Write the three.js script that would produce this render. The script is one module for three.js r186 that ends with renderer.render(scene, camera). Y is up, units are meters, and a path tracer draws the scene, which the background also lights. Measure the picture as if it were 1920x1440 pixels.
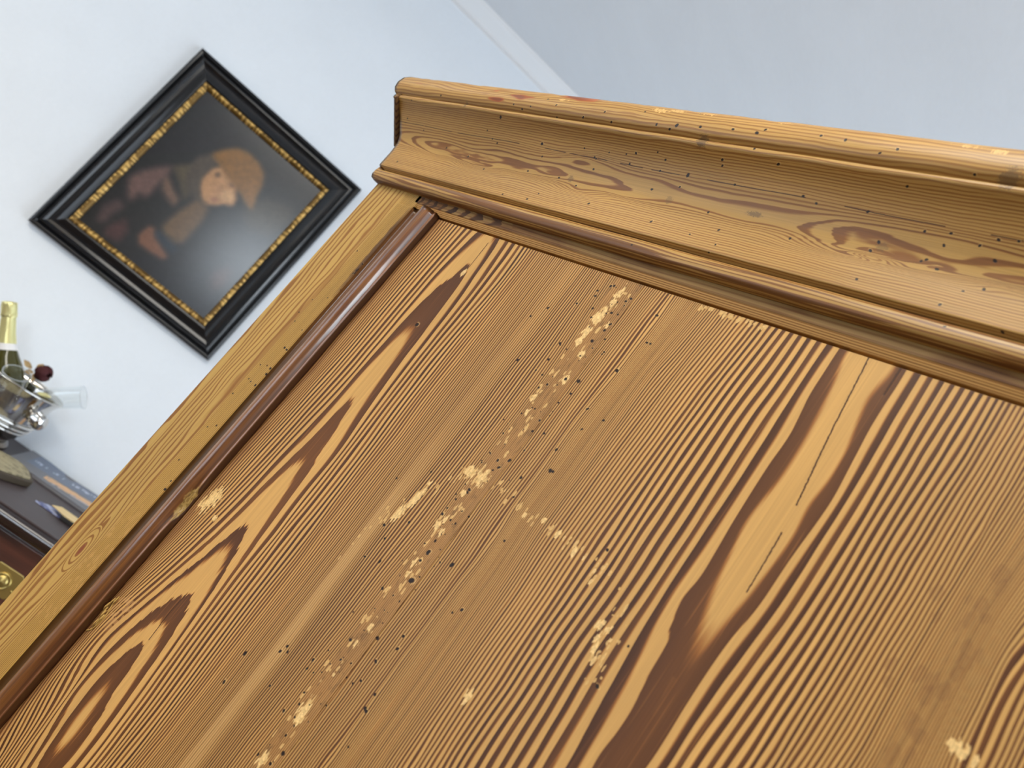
import * as THREE from 'three';
import { RoundedBoxGeometry } from 'three/addons/geometries/RoundedBoxGeometry.js';
import { mergeGeometries, mergeVertices } from 'three/addons/utils/BufferGeometryUtils.js';
import { RectAreaLightUniformsLib } from 'three/addons/lights/RectAreaLightUniformsLib.js';

// ---------------------------------------------------------------- camera, sky, light, exposure
const scene = new THREE.Scene();
const EYE = 1.5;                                                    // the camera is 1.5 m above the floor
const camera = new THREE.PerspectiveCamera(53.51, 1920 / 1440, 0.05, 60);
camera.rotation.order = 'YXZ';
camera.rotation.set(0.213578469, 0.749024492, 0.663337564);         // looking up and to the left, phone rolled by 38 degrees
camera.position.set(0, EYE, 0);
camera.focus = 0.70;
camera.userData.fStop = 6.8;

const renderer = new THREE.WebGLRenderer({ antialias: true });
renderer.toneMapping = THREE.LinearToneMapping;
renderer.toneMappingExposure = 1.0;
renderer.shadowMap.enabled = true;
scene.background = new THREE.Color(0.80, 0.92, 1.10).multiplyScalar(1.6);   // bright overcast sky seen through the windows

// the room's axes: s runs along the painted wall, q is the distance from that wall
const DW = new THREE.Vector3(0.5536013, 0, -0.8327818), NW = new THREE.Vector3(0.8327818, 0, 0.5536013);
const WALL_DISTANCE = 2.2, TURN = Math.atan2(0.8327818, 0.5536013);
const place = (s, q, y) => new THREE.Vector3().addScaledVector(DW, s).addScaledVector(NW, q - WALL_DISTANCE).setY(y);
const ROOM = { s0: -3.0, s1: 3.2, q1: 5.5, top: EYE + 1.322 };
const WINDOW_RIGHT = { q0: 0.4, q1: 4.4, y0: 0.45, y1: 2.6 };      // shop window in the right end wall: lights the painted wall and the ceiling
const WINDOW_LEFT = { q0: 0.9, q1: 2.6, y0: 0.5, y1: 2.5 };        // narrow window at the left end, mirrored in the dark bead of the door
const WINDOW_BACK = { s0: -1.28, s1: -0.3, y0: 2.02, y1: 2.78 };    // window behind the camera, mirrored in the painting

RectAreaLightUniformsLib.init();
function daylight(name, position, toward, width, height, intensity) {
  const l = new THREE.RectAreaLight(new THREE.Color(0.83, 0.925, 1.0), intensity, width, height);
  l.name = name; l.position.copy(position); scene.add(l); l.lookAt(toward); return l;
}
{
  const r = WINDOW_RIGHT, l = WINDOW_LEFT, b = WINDOW_BACK;
  const cr = place(ROOM.s1 - 0.02, (r.q0 + r.q1) / 2, (r.y0 + r.y1) / 2), cl = place(ROOM.s0 + 0.02, (l.q0 + l.q1) / 2, (l.y0 + l.y1) / 2), cb = place((b.s0 + b.s1) / 2, ROOM.q1 - 0.02, (b.y0 + b.y1) / 2);
  daylight('right_window_daylight', cr, cr.clone().sub(DW), r.q1 - r.q0 - 0.1, r.y1 - r.y0 - 0.1, 3.6);
  daylight('left_window_daylight', cl, cl.clone().add(DW), l.q1 - l.q0 - 0.1, l.y1 - l.y0 - 0.1, 1.4);
  daylight('back_window_daylight', cb, cb.clone().sub(NW), b.s1 - b.s0 - 0.1, b.y1 - b.y0 - 0.1, 16);
}
// flat ceiling panels, all outside the picture, the second added to brighten the wall: [s, q, length along s, length along q, brightness]
const PANELS = [[-0.57, 2.16, 1.2, 0.6, 11], [-1.75, 0.95, 0.6, 1.2, 2], [0.6, 4.2, 1.2, 0.6, 3]];

// ---------------------------------------------------------------- helpers
const { clamp, lerp, smoothstep } = THREE.MathUtils;
function random(seed) { let a = seed >>> 0; return () => { a = (a + 0x6d2b79f5) | 0; let t = Math.imul(a ^ (a >>> 15), 1 | a); t = (t + Math.imul(t ^ (t >>> 7), 61 | t)) ^ t; return ((t ^ (t >>> 14)) >>> 0) / 4294967296; }; }
function hash(x, y = 0) { let h = Math.imul(x | 0, 374761393) + Math.imul(y | 0, 668265263); h = Math.imul(h ^ (h >>> 13), 1274126177); return ((h ^ (h >>> 16)) >>> 0) / 4294967296; }
function noise(x, y) {                                              // smooth value noise, 0..1
  const i = Math.floor(x), j = Math.floor(y), a = x - i, b = y - j, s = a * a * (3 - 2 * a), t = b * b * (3 - 2 * b);
  const p = hash(i, j), q = hash(i + 1, j), r = hash(i, j + 1), w = hash(i + 1, j + 1);
  return p + (q - p) * s + (r - p + (p - q - r + w) * s) * t;
}
const fbm = (x, y) => (noise(x, y) * 4 + noise(x * 2.1 + 7, y * 2.1) * 2 + noise(x * 4.3, y * 4.3 + 3)) / 7;
const step = (a, b, x) => { const t = clamp((x - a) / (b - a), 0, 1); return t * t * (3 - 2 * t); };
const srgb = (r, g, b) => new THREE.Color().setRGB(r / 255, g / 255, b / 255, THREE.SRGBColorSpace);

const used = new Map();
function numbered(name) { const n = used.get(name) ?? 0; used.set(name, n + 1); return n ? name + '_' + String(n).padStart(3, '0') : name; }
function shadows(o) { o.castShadow = o.receiveShadow = true; return o; }
function mesh(name, geometry, material, parent = scene) {
  const m = shadows(new THREE.Mesh(geometry, material));
  m.name = parent === scene ? numbered(name) : nameIn(parent, name);
  parent.add(m); return m;
}
function nameIn(parent, name) { let n = 0, full = name; while (parent.children.some((c) => c.name === full)) full = name + '_' + String(++n).padStart(3, '0'); return full; }
function part(name, parent, label) { const g = new THREE.Group(); g.name = nameIn(parent, name); if (label) g.userData.label = label; parent.add(g); return g; }
function thing(name, label, category, position, turn = 0, group) {
  const g = new THREE.Group(); g.name = numbered(name); g.position.copy(position); g.rotation.y = turn;
  g.userData = { label, category }; if (group) g.userData.group = group;
  scene.add(g); return g;
}
function structure(name, geometry, material) { const m = mesh(name, geometry, material); m.userData.kind = 'structure'; return m; }
const box = (w, h, d, r = 0.002, x = 0, y = 0, z = 0) => new RoundedBoxGeometry(w, h, d, 2, Math.min(r, w / 2.01, h / 2.01, d / 2.01)).translate(x, y, z);
const span = (x0, x1, y0, y1, z0, z1, r = 0.0015) => box(x1 - x0, y1 - y0, z1 - z0, r, (x0 + x1) / 2, (y0 + y1) / 2, (z0 + z1) / 2);
// texture coordinates from two of the coordinates (in metres) of a geometry
function flatUV(g, fu, fv) {
  const p = g.attributes.position, a = new Float32Array(p.count * 2);
  for (let i = 0; i < p.count; i++) { a[i * 2] = fu(p.getX(i), p.getY(i), p.getZ(i)); a[i * 2 + 1] = fv(p.getX(i), p.getY(i), p.getZ(i)); }
  g.setAttribute('uv', new THREE.BufferAttribute(a, 2)); return g;
}

// a colour picture and a height picture computed together
class Picture {
  constructor(w, h) { this.w = w; this.h = h; this.c = new Float32Array(w * h * 3); this.b = new Float32Array(w * h).fill(0.5); }
  fill(fn) {
    const out = [0, 0, 0, 0.5];
    for (let j = 0, k = 0; j < this.h; j++) for (let i = 0; i < this.w; i++, k++) {
      fn((i + 0.5) / this.w, (j + 0.5) / this.h, out);
      this.c[k * 3] = out[0]; this.c[k * 3 + 1] = out[1]; this.c[k * 3 + 2] = out[2]; this.b[k] = out[3];
    }
    return this;
  }
  around(x, y, rx, ry, fn) {                                        // fn(dx, dy, k) for the pixels near (x, y), all in 0..1
    const i0 = Math.max(0, Math.floor((x - rx) * this.w)), i1 = Math.min(this.w - 1, Math.ceil((x + rx) * this.w));
    const j0 = Math.max(0, Math.floor((y - ry) * this.h)), j1 = Math.min(this.h - 1, Math.ceil((y + ry) * this.h));
    for (let j = j0; j <= j1; j++) for (let i = i0; i <= i1; i++) fn((i + 0.5) / this.w - x, (j + 0.5) / this.h - y, j * this.w + i);
  }
  mix(k, r, g, b, t) { const c = this.c; c[k * 3] += (r - c[k * 3]) * t; c[k * 3 + 1] += (g - c[k * 3 + 1]) * t; c[k * 3 + 2] += (b - c[k * 3 + 2]) * t; }
  textures(wrap = THREE.MirroredRepeatWrapping, bump = true) {
    const n = this.w * this.h, d = new Uint8Array(n * 4), e = new Uint8Array(n);
    for (let k = 0; k < n; k++) {
      for (let c = 0; c < 3; c++) d[k * 4 + c] = clamp(Math.round(this.c[k * 3 + c]), 0, 255);
      d[k * 4 + 3] = 255; e[k] = clamp(Math.round(this.b[k] * 255), 0, 255);
    }
    const set = (t) => { t.magFilter = THREE.LinearFilter; t.minFilter = THREE.LinearMipmapLinearFilter; t.generateMipmaps = true; t.wrapS = t.wrapT = wrap; t.needsUpdate = true; return t; };
    const map = set(new THREE.DataTexture(d, this.w, this.h, THREE.RGBAFormat)); map.colorSpace = THREE.SRGBColorSpace;
    return { map, bumpMap: bump ? set(new THREE.DataTexture(e, this.w, this.h, THREE.RedFormat)) : null };
  }
}
// thin-plate interpolation of scattered ring numbers; v is squeezed because grain runs long
function ringField(points, u0, u1, v0, v1, squeeze = 0.25, n = 300, unit = 1e-3) {
  const P = points.map(([u, v, k]) => [u * unit, v * squeeze * 1e-3, k]), N = P.length, M = N + 3;   // units of 0.1 m
  const U = (r2) => (r2 > 0 ? r2 * Math.log(r2) : 0), A = [];
  for (let i = 0; i < N; i++) {
    const row = new Float64Array(M + 1);
    for (let j = 0; j < N; j++) row[j] = U((P[i][0] - P[j][0]) ** 2 + (P[i][1] - P[j][1]) ** 2);
    row[i] += 2e-5; row[N] = 1; row[N + 1] = P[i][0]; row[N + 2] = P[i][1]; row[M] = P[i][2]; A.push(row);
  }
  for (let k = 0; k < 3; k++) { const row = new Float64Array(M + 1); for (let j = 0; j < N; j++) row[j] = k ? P[j][k - 1] : 1; A.push(row); }
  for (let c = 0; c < M; c++) {
    let p = c; for (let r = c + 1; r < M; r++) if (Math.abs(A[r][c]) > Math.abs(A[p][c])) p = r;
    [A[c], A[p]] = [A[p], A[c]];
    const d = A[c][c];
    for (let r = c + 1; r < M; r++) { const f = A[r][c] / d; if (f) for (let k = c; k <= M; k++) A[r][k] -= f * A[c][k]; }
  }
  const x = new Float64Array(M);
  for (let r = M - 1; r >= 0; r--) { let t = A[r][M]; for (let k = r + 1; k < M; k++) t -= A[r][k] * x[k]; x[r] = t / A[r][r]; }
  const G = new Float32Array((n + 1) * (n + 1));
  for (let j = 0; j <= n; j++) for (let i = 0; i <= n; i++) {
    const a = (u0 + ((u1 - u0) * i) / n) * 10, b = (v0 + ((v1 - v0) * j) / n) * squeeze * 10;
    let t = x[N] + x[N + 1] * a + x[N + 2] * b;
    for (let k = 0; k < N; k++) { const r2 = (a - P[k][0]) ** 2 + (b - P[k][1]) ** 2; if (r2 > 0) t += x[k] * r2 * Math.log(r2); }
    G[j * (n + 1) + i] = t;
  }
  return (u, v) => {
    const a = clamp(((u - u0) / (u1 - u0)) * n, 0, n - 1e-3), b = clamp(((v - v0) / (v1 - v0)) * n, 0, n - 1e-3), i = a | 0, j = b | 0, s = a - i, t = b - j, k = j * (n + 1) + i;
    return (G[k] * (1 - s) + G[k + 1] * s) * (1 - t) + (G[k + n + 1] * (1 - s) + G[k + n + 2] * s) * t;
  };
}

// ---------------------------------------------------------------- wood
const LIGHT = [203, 157, 91], MID = [150, 96, 46], DARK = [66, 38, 21];
function woodColour(out, D, tone, fibre) {
  for (let c = 0; c < 3; c++) {
    const a = D < 0.5 ? LIGHT[c] + (MID[c] - LIGHT[c]) * D * 2 : MID[c] + (DARK[c] - MID[c]) * (D * 2 - 1);
    out[c] = a * tone * fibre;
  }
}
// latewood amount of ring coordinate R; perPixel is rings per texel
function latewood(R, perPixel, share, seed) {
  const i = Math.floor(R), f = R - i, w = share(i), soft = 0.05 + 0.1 * hash(i, seed), edge = clamp(perPixel * 1.3, 0.03, 0.3);
  const D = step(1 - w - soft, 1 - w + soft * 0.6, f) * (1 - step(1 - edge, 1, f)) * (0.8 + 0.2 * f);
  return D * (0.78 + 0.22 * hash(i * 3 + 1, seed));
}
function holes(pic, list, toX, toY, sx, sy, radius) {
  const rnd = random(91);
  for (const [a, b, size] of list) {
    const x = toX(a * 1e-4), y = toY(b * 1e-4), r = radius * size * (0.8 + 0.35 * rnd()), ang = rnd() * 3, el = 1 + 0.5 * rnd(), ca = Math.cos(ang), sa = Math.sin(ang), halo = rnd() < 0.35;
    pic.around(x, y, (r * 2.4) / sx, (r * 2.4) / sy, (dx, dy, k) => {
      const px = dx * sx, py = dy * sy, d = Math.hypot((px * ca + py * sa) / el, -px * sa + py * ca) / r + (noise(px * 4000, py * 4000 + a) - 0.5) * 0.4;
      if (d < 1.15) { const t = 1 - step(0.75, 1.15, d); pic.mix(k, 30, 18, 11, t * 0.97); pic.b[k] = lerp(pic.b[k], 0.12, t); }
      else if (halo && d < 1.9 && dy * 1 + dx * 0.6 > 0) pic.mix(k, 226, 190, 128, 0.55 * (1 - step(1.3, 1.9, d)));
    });
  }
}
function flakes(pic, list, toX, toY, sx, sy, colour = [232, 196, 132]) {
  for (const [a, b, l, w] of list) {
    const long = l * 1e-4, wide = w * 1e-4;
    pic.around(toX(a * 1e-4), toY(b * 1e-4), (wide * 2) / sx, (long * 2) / sy, (dx, dy, k) => {
      const px = dx * sx, py = dy * sy, d = Math.hypot(px / wide, py / long) + (fbm(px * 620 + a, py * 190 + b) - 0.5) * 2.0 + (noise(px * 1500 + 3, py * 420) - 0.5) * 0.5;
      if (d < 1) { const t = 1 - step(0.8, 1, d), n = 0.9 + 0.2 * noise(px * 1800, py * 700); pic.mix(k, colour[0] * n, colour[1] * n, colour[2] * n, t * 0.88); pic.b[k] = lerp(pic.b[k], 0.3 + 0.3 * noise(px * 1500, py * 1500), t); }
    });
  }
}
// measured marks: [x, y, ring] and so on in tenths of a millimetre
const RINGS_LEFT = [[-5874,-2291,1],[-5872,-1754,2],[-5845,-961,3],[-5785,430,4],[-5808,2299,5],[-5864,-2758,0.52],[-5885,-1981,1.7],[-5829,-1259,2.6],[-5856,-400,3.45],[-5771,1612,4.62],[-5851,-3034,0.4],[-5852,-3299,0.42],[-5813,-3426,0.62],[-5871,-2506,0.78],[-5790,7,3.78],[-5800,1962,4.8],[-5769,1056,4.3],[-5774,698,4.14],[-5833,-735,3.15],[-5839,-1430,2.35],[-5640,-3269,1],[-5965,-3515,1],[-5512,-3172,2],[-6050,-3580,2],[-5424,-3105,3],[-6125,-3637,3],[-5362,-3058,4],[-6195,-3690,4],[-5305,-3015,5],[-6230,-3717,5],[-5265,-2984,6],[-6265,-3743,6],[-5225,-2953,7],[-6307,-3775,7],[-5180,-2919,8],[-6349,-3807,8],[-5130,-2882,9],[-6385,-3834,9],[-5071,-2837,10],[-6421,-3862,10],[-5037,-2811,11],[-5003,-2785,12],[-4979,-2767,13],[-4945,-2741,14],[-4911,-2716,15],[-4888,-2698,16],[-4859,-2676,17],[-4836,-2658,18],[-4609,-2486,28],[-4370,-2305,38.5],[-4216,-2188,45],[-4029,-2046,52],[-3765,-1846,66],[-6056,-2938,1],[-5759,-2727,1],[-6209,-3047,2],[-6251,-3077,3],[-6204,-2535,2],[-5629,-2149,2],[-6358,-2638,3],[-5530,-2082,3],[-6458,-2705,4],[-5459,-2035,4],[-6515,-2743,5],[-5410,-2002,5],[-6553,-2769,6],[-6585,-2791,7],[-6618,-2812,8],[-6643,-2830,9],[-5930,-1125,3],[-5774,-1035,3],[-6120,-1235,4],[-5577,-922,4],[-6233,-1300,5],[-5463,-856,5],[-6297,-1337,6],[-5413,-827,6],[-6351,-1368,7],[-5374,-805,7],[-6400,-1396,8],[-5302,-764,8],[-6439,-1418,9],[-5248,-732,9],[-6485,-1445,10],[-5194,-701,10],[-6524,-1468,11],[-5129,-664,11],[-6558,-1487,12],[-5082,-636,12],[-6591,-1506,13],[-5055,-621,13],[-6624,-1525,14],[-5024,-603,14],[-6651,-1541,15],[-4998,-588,15],[-6678,-1556,16],[-4967,-570,16],[-4930,-549,17],[-4895,-529,18],[-4649,-387,28],[-4418,-254,38.5],[-4214,-136,45],[-4022,-26,52],[-3806,99,66],[-5965,-208,4],[-5683,-66,4],[-6116,-285,5],[-5495,29,5],[-6187,-320,6],[-5442,55,6],[-6239,-347,7],[-5391,81,7],[-6305,-380,8],[-5323,115,8],[-6364,-410,9],[-5261,147,9],[-6431,-443,10],[-6471,-464,11],[-6512,-484,12],[-6553,-505,13],[-6594,-525,14],[-6635,-546,15],[-6047,748,5],[-5607,936,5],[-6106,723,6],[-5504,980,6],[-6186,689,7],[-5438,1008,7],[-6259,657,8],[-5380,1033,8],[-6320,631,9],[-5333,1053,9],[-6368,611,10],[-5269,1081,10],[-6437,582,11],[-5217,1103,11],[-6478,564,12],[-5161,1127,12],[-6520,546,13],[-5127,1142,13],[-6548,534,14],[-5093,1156,14],[-6576,522,15],[-5054,1173,15],[-6605,510,16],[-5015,1189,16],[-6633,498,17],[-4982,1203,17],[-4703,1323,28],[-4446,1432,38.5],[-4240,1521,45],[-4049,1602,52],[-3816,1702,66],[-5870,2083,5],[-5714,2134,5],[-6111,2004,6],[-5594,2174,6],[-6186,1979,7],[-5469,2215,7],[-6256,1956,8],[-5395,2239,8],[-6326,1933,9],[-5311,2267,9],[-6375,1916,10],[-5251,2287,10],[-6432,1898,11],[-5215,2299,11],[-6483,1881,12],[-5180,2310,12],[-6519,1869,13],[-5139,2324,13],[-6562,1855,14],[-5110,2334,14],[-6592,1845,15],[-5081,2343,15],[-5052,2353,16],[-4738,2456,28],[-4465,2546,38.5],[-4131,2656,52]];
const RINGS_RIGHT = [[-2070,2448,0],[-2172,2405,1],[-2250,2371,2],[-2329,2338,3],[-2399,2307,4],[-2478,2274,5],[-2547,2244,6],[-2603,2220,7],[-2656,2198,8],[-2707,2176,9],[-2743,2161,10],[-2790,2140,11],[-2827,2125,12],[-2861,2110,13],[-2898,2094,14],[-2928,2081,15],[-2970,2064,16],[-2996,2052,17],[-3023,2041,18],[-3043,2032,19],[-3070,2021,20],[-3101,2008,21],[-3128,1996,22],[-3160,1982,23],[-3188,1970,24],[-2024,1125,0],[-2153,1051,1],[-2223,1011,2],[-2301,966,3],[-2386,917,4],[-2460,874,5],[-2532,833,6],[-2575,808,7],[-2635,774,8],[-2685,744,9],[-2761,701,10],[-2802,677,11],[-2837,657,12],[-2879,633,13],[-2915,612,14],[-2943,596,15],[-2979,575,16],[-3008,559,17],[-3037,542,18],[-3063,527,19],[-3096,508,20],[-3118,495,21],[-3144,480,22],[-1917,-443,0],[-2050,-544,1],[-2170,-635,2],[-2255,-700,3],[-2342,-766,4],[-2410,-817,5],[-2485,-874,6],[-2543,-918,7],[-2605,-965,8],[-2648,-998,9],[-2696,-1034,10],[-2734,-1063,11],[-2766,-1087,12],[-2811,-1121,13],[-2840,-1143,14],[-2876,-1171,15],[-2899,-1188,16],[-2945,-1223,17],[-2982,-1251,18],[-3012,-1274,19],[-3036,-1292,20],[-3056,-1307,21],[-3083,-1328,22],[-3107,-1346,23],[-3121,-1357,24],[-3310,-1500,34],[-3466,-1619,43.5],[-3488,-1636,44],[-3525,-1664,45],[-3548,-1681,46],[-3765,-1846,55],[-3349,362,34],[-3490,281,43.5],[-3514,267,44],[-3550,246,45],[-3583,227,46],[-3806,99,55],[-3357,1898,34],[-3503,1836,43.5],[-3528,1825,44],[-3558,1812,45],[-3601,1794,46],[-3816,1702,55],[-3532,2387,44],[-3571,2372,45],[-3606,2359,46],[-3502,2398,43.5],[-3812,2282,55],[-1587,1377,0],[-1505,1425,1],[-1430,1468,2],[-1358,1509,3],[-1311,1537,4],[-1258,1567,5],[-1205,1598,6],[-1166,1620,7],[-1113,1650,8],[-1073,1674,9],[-1037,1694,10],[-1000,1715,11],[-973,1731,12],[-943,1749,13],[-909,1768,14],[-886,1781,15],[-857,1798,16],[-824,1817,17],[-793,1835,18],[-780,1843,19],[-758,1855,20],[-740,1865,21],[-714,1880,22],[-1637,-231,0],[-1538,-155,1],[-1470,-104,2],[-1394,-46,3],[-1330,2,4],[-1272,46,5],[-1209,95,6],[-1168,126,7],[-1115,166,8],[-1079,193,9],[-1047,218,10],[-1014,243,11],[-980,269,12],[-952,290,13],[-918,315,14],[-895,333,15],[-866,355,16],[-835,379,17],[-806,401,18],[-779,421,19],[-757,438,20],[-737,453,21],[-717,468,22],[-610,549,30],[-499,633,38],[-406,704,44],[-369,732,45],[-331,761,46],[-288,794,47],[-261,814,48],[-236,833,49],[-215,849,50],[-426,1278,44],[-375,1313,45],[-1603,1990,0],[-1511,2036,1],[-1439,2073,2],[-1373,2106,3],[-1316,2135,4],[-1262,2162,5],[-1202,2192,6],[-1159,2214,7],[-1105,2241,8],[-1061,2263,9],[-1029,2279,10],[-999,2294,11],[-964,2312,12],[-942,2323,13],[-912,2338,14],[-886,2351,15],[-856,2366,16],[-827,2381,17],[-1615,2643,0],[-1617,2431,0],[-2071,2673,0],[-2068,2213,0],[-2042,1995,0],[-2044,1723,0],[-2038,1448,0],[-2012,783,0],[-2030,638,0],[-1950,285,0],[-1941,76,0],[-1911,-113,0],[-1908,-306,0],[-1583,1735,0],[-1578,1557,0],[-1600,1170,0],[-1606,816,0],[-1630,587,0],[-1640,342,0],[-1642,67,0],[-2016,2662,-0.5],[-1975,2395,-0.5],[-1951,2143,-0.5],[-1930,1794,-0.5],[-1933,1574,-0.5],[-1960,1302,-0.5],[-1937,1076,-0.5],[-1874,676,-0.5],[-1687,2612,-0.5],[-1723,2383,-0.5],[-1663,1930,-0.5],[-1655,1738,-0.5],[-1672,1554,-0.5],[-1659,1316,-0.5],[-1660,1106,-0.5],[-1689,747,-0.5],[-1723,469,-0.5],[-1817,2603,-0.78],[-1732,1925,-0.78],[-1694,1275,-0.72],[-1727,777,-0.62],[-1780,415,-0.5],[-1779,-14,-0.42],[-1787,-362,-0.4]];
const PANEL_HOLES = [[-3513,2442,1],[-3503,1863,1.5],[-3509,1470,1],[-3321,1443,1],[-3437,1301,1],[-3429,2185,1],[-3397,2186,1],[-3748,1647,1.4],[-3825,1205,1],[-3709,1128,1],[-3817,1099,1],[-3627,732,1],[-3823,800,1.5],[-4291,2295,1],[-4062,2219,1],[-4111,2302,1],[-4172,2424,1],[-4193,2479,1],[-4102,2562,1],[-4072,2576,1],[-3836,2511,1],[-3864,2471,1],[-3845,2329,1],[-3911,2324,1],[-3850,2218,1],[-3857,2151,1],[-3894,2019,1.4],[-4160,1886,1],[-4152,1711,1],[-4431,1589,1],[-4190,1577,1],[-4102,1564,1],[-3993,1506,1],[-4047,1449,1],[-3918,751,1],[-3442,895,1.4],[-3416,900,1],[-3514,1062,1],[-4693,165,1],[-4418,375,1],[-4642,2018,1],[-4534,2155,1],[-3871,1618,1.6],[-3736,1522,1],[-5807,1475,1.8],[-3866,706,1],[-3968,432,1],[-3966,406,1],[-3570,576,1],[-4018,309,1],[-4034,215,1],[-3806,258,1],[-4037,154,1],[-3871,155,1],[-4265,-57,1],[-4467,-198,1.4],[-4366,-276,1],[-3925,-43,1],[-3395,266,1],[-4415,-484,1],[-4254,-436,1],[-3925,-229,1],[-3913,-141,1.5],[-3909,-157,1],[-3875,-385,1.7],[-3653,-106,1.5],[-4059,-572,1],[-3387,-364,1],[-3334,-307,1],[-3613,-718,1],[-3588,-810,1],[-3677,-979,1],[-3997,-1006,1],[-3799,-856,1.4],[-3495,-1250,1.6],[-3475,-1257,1.4],[-3416,-1499,1],[-2161,-125,1],[-2140,185,1],[-2652,623,1],[-3678,-1146,1],[-3503,-1137,1],[-4476,-1385,1],[-4505,-1451,1],[-4438,-1411,1],[-4167,-1378,1],[-4360,-1668,1],[-4784,-1930,1.5],[-4030,-2023,1],[-3882,-1989,1.3],[-3847,-1877,1.5],[-4800,-1671,1.4],[-4173,-1304,1],[-4092,-1698,1]];
const PANEL_FLAKES = [[-3974,2536,68,31],[-3974,2433,48,25],[-3986,2307,57,37],[-4005,2222,67,43],[-4012,2075,76,36],[-4008,1970,37,24],[-3896,1869,37,29],[-3860,2205,47,24],[-3869,1611,36,29],[-4028,1353,36,23],[-3985,1231,36,17],[-3942,543,68,66],[-4083,549,60,51],[-3926,631,34,28],[-3989,385,34,28],[-4356,187,104,30],[-4376,66,94,30],[-4420,-67,85,30],[-4007,61,41,28],[-3974,131,37,22],[-3938,48,37,22],[-3964,-272,48,22],[-3945,-361,36,16],[-3913,-830,38,21],[-3934,-988,38,21],[-3918,-1259,18,16],[-3943,-1577,87,47],[-3929,-1635,50,41],[-3972,-2025,77,36],[-2875,-706,44,29],[-3381,510,32,29],[-3220,557,35,19],[-3051,520,34,18],[-2861,482,37,17],[-2767,493,22,13],[-2385,192,41,30],[-2318,195,34,22],[-2348,114,40,18],[-2321,51,40,18],[-2279,-21,33,14],[-2262,151,27,14],[-2617,385,36,16],[-2640,458,29,12],[-6505,-1021,128,87],[-6558,-1134,79,79],[-6276,-1149,29,42],[-5770,2174,51,26],[-447,740,37,30],[-405,729,42,29],[-345,721,42,18]];
const PANEL_BLOTCHES = [[-841,1403,50,35],[-785,1284,41,28],[-697,1455,41,20],[-637,1455,49,30],[-597,1396,40,29],[-651,1352,49,27],[-683,1293,40,20],[-604,1216,48,26],[-584,1138,47,38],[-581,1068,47,38],[-625,1663,58,41],[-599,1584,57,33],[-859,932,56,34],[-832,847,40,27],[-727,966,63,30],[-657,961,70,38],[-651,885,54,38],[-596,941,54,38],[-644,730,69,44],[-594,688,45,37],[-656,539,83,37],[-589,555,60,30],[-541,1203,47,32]];
const LIGHT_ARC = [[-4640,-599],[-4521,-151],[-4356,187],[-4156,484],[-3953,590],[-3428,563],[-3027,524],[-2704,508],[-2437,411],[-2278,262],[-2245,42],[-2190,-156]];
const CORNICE_PROFILE = [[0,2862],[40,2868],[78,2885],[92,2925],[90,2985],[75,3020],[40,3032],[40,3050],[92,3062],[96,3085],[96,3290],[106,3445],[135,3535],[180,3615],[240,3718],[310,3810],[368,3862],[402,3874],[405,3916],[386,3924],[388,3934],[428,3950],[452,3995],[462,4075],[448,4165],[410,4225],[350,4262],[280,4270],[-600,4270]];
const CORNICE_HOLES = [[-5893,1521,1],[-6061,1404,1],[-5723,1459,1],[-5666,1331,1],[-5728,892,1],[-5784,1012,1.6],[-6543,970,1],[-6449,935,1],[-5843,716,1],[-6467,622,1],[-6833,730,1],[-7261,773,1],[-5392,717,1],[-5125,672,1],[-5492,486,1],[-5576,389,1],[-5931,370,1],[-6473,1208,1.5],[-8110,1239,1],[-7585,1386,1],[-8173,1022,1],[-7923,444,1],[-7788,921,1],[-6661,1048,1],[-6321,1400,1],[-6175,1364,1.4],[-5071,1454,1],[-4629,1517,1],[-4073,1582,1],[-3969,1431,1.4],[-4207,1415,1.5],[-4266,1373,1.4],[-4940,1362,1],[-3397,1284,1],[-3379,1488,1],[-3659,1451,1],[-3434,1447,1.5],[-5202,1045,1],[-4885,1046,1],[-4679,1059,1],[-4571,1082,1],[-4335,1123,1],[-4232,1070,1],[-5020,968,1],[-5044,978,1],[-4609,979,1],[-4253,969,1],[-3956,977,1.4],[-3667,1149,1],[-3653,1102,1],[-3486,972,1],[-3159,1183,1],[-5010,869,1],[-4272,797,1],[-3997,866,1],[-4835,512,1],[-4074,487,1],[-3620,703,1],[-3429,562,1],[-3644,454,1],[-3369,421,1],[-2833,636,1],[-3378,331,1],[-4089,137,1],[-4421,1398,1],[-5303,1369,1],[-2911,1497,1],[-2713,1487,1],[-2320,1467,1],[-2421,1416,1],[-1770,1361,1],[-2159,1175,1],[-2760,947,1],[-2881,981,1],[-2365,959,1],[-1944,902,1],[-1780,923,1],[-1792,836,1],[-1584,882,1],[-1494,941,1],[-1381,955,1],[-1465,806,1],[-2207,766,1],[-2232,689,1],[-1882,697,1],[-1856,716,1],[-1762,661,1],[-2199,431,1],[-1544,544,1],[-1440,593,1],[-1621,399,1],[-1218,320,1],[-1523,183,1]];
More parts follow.
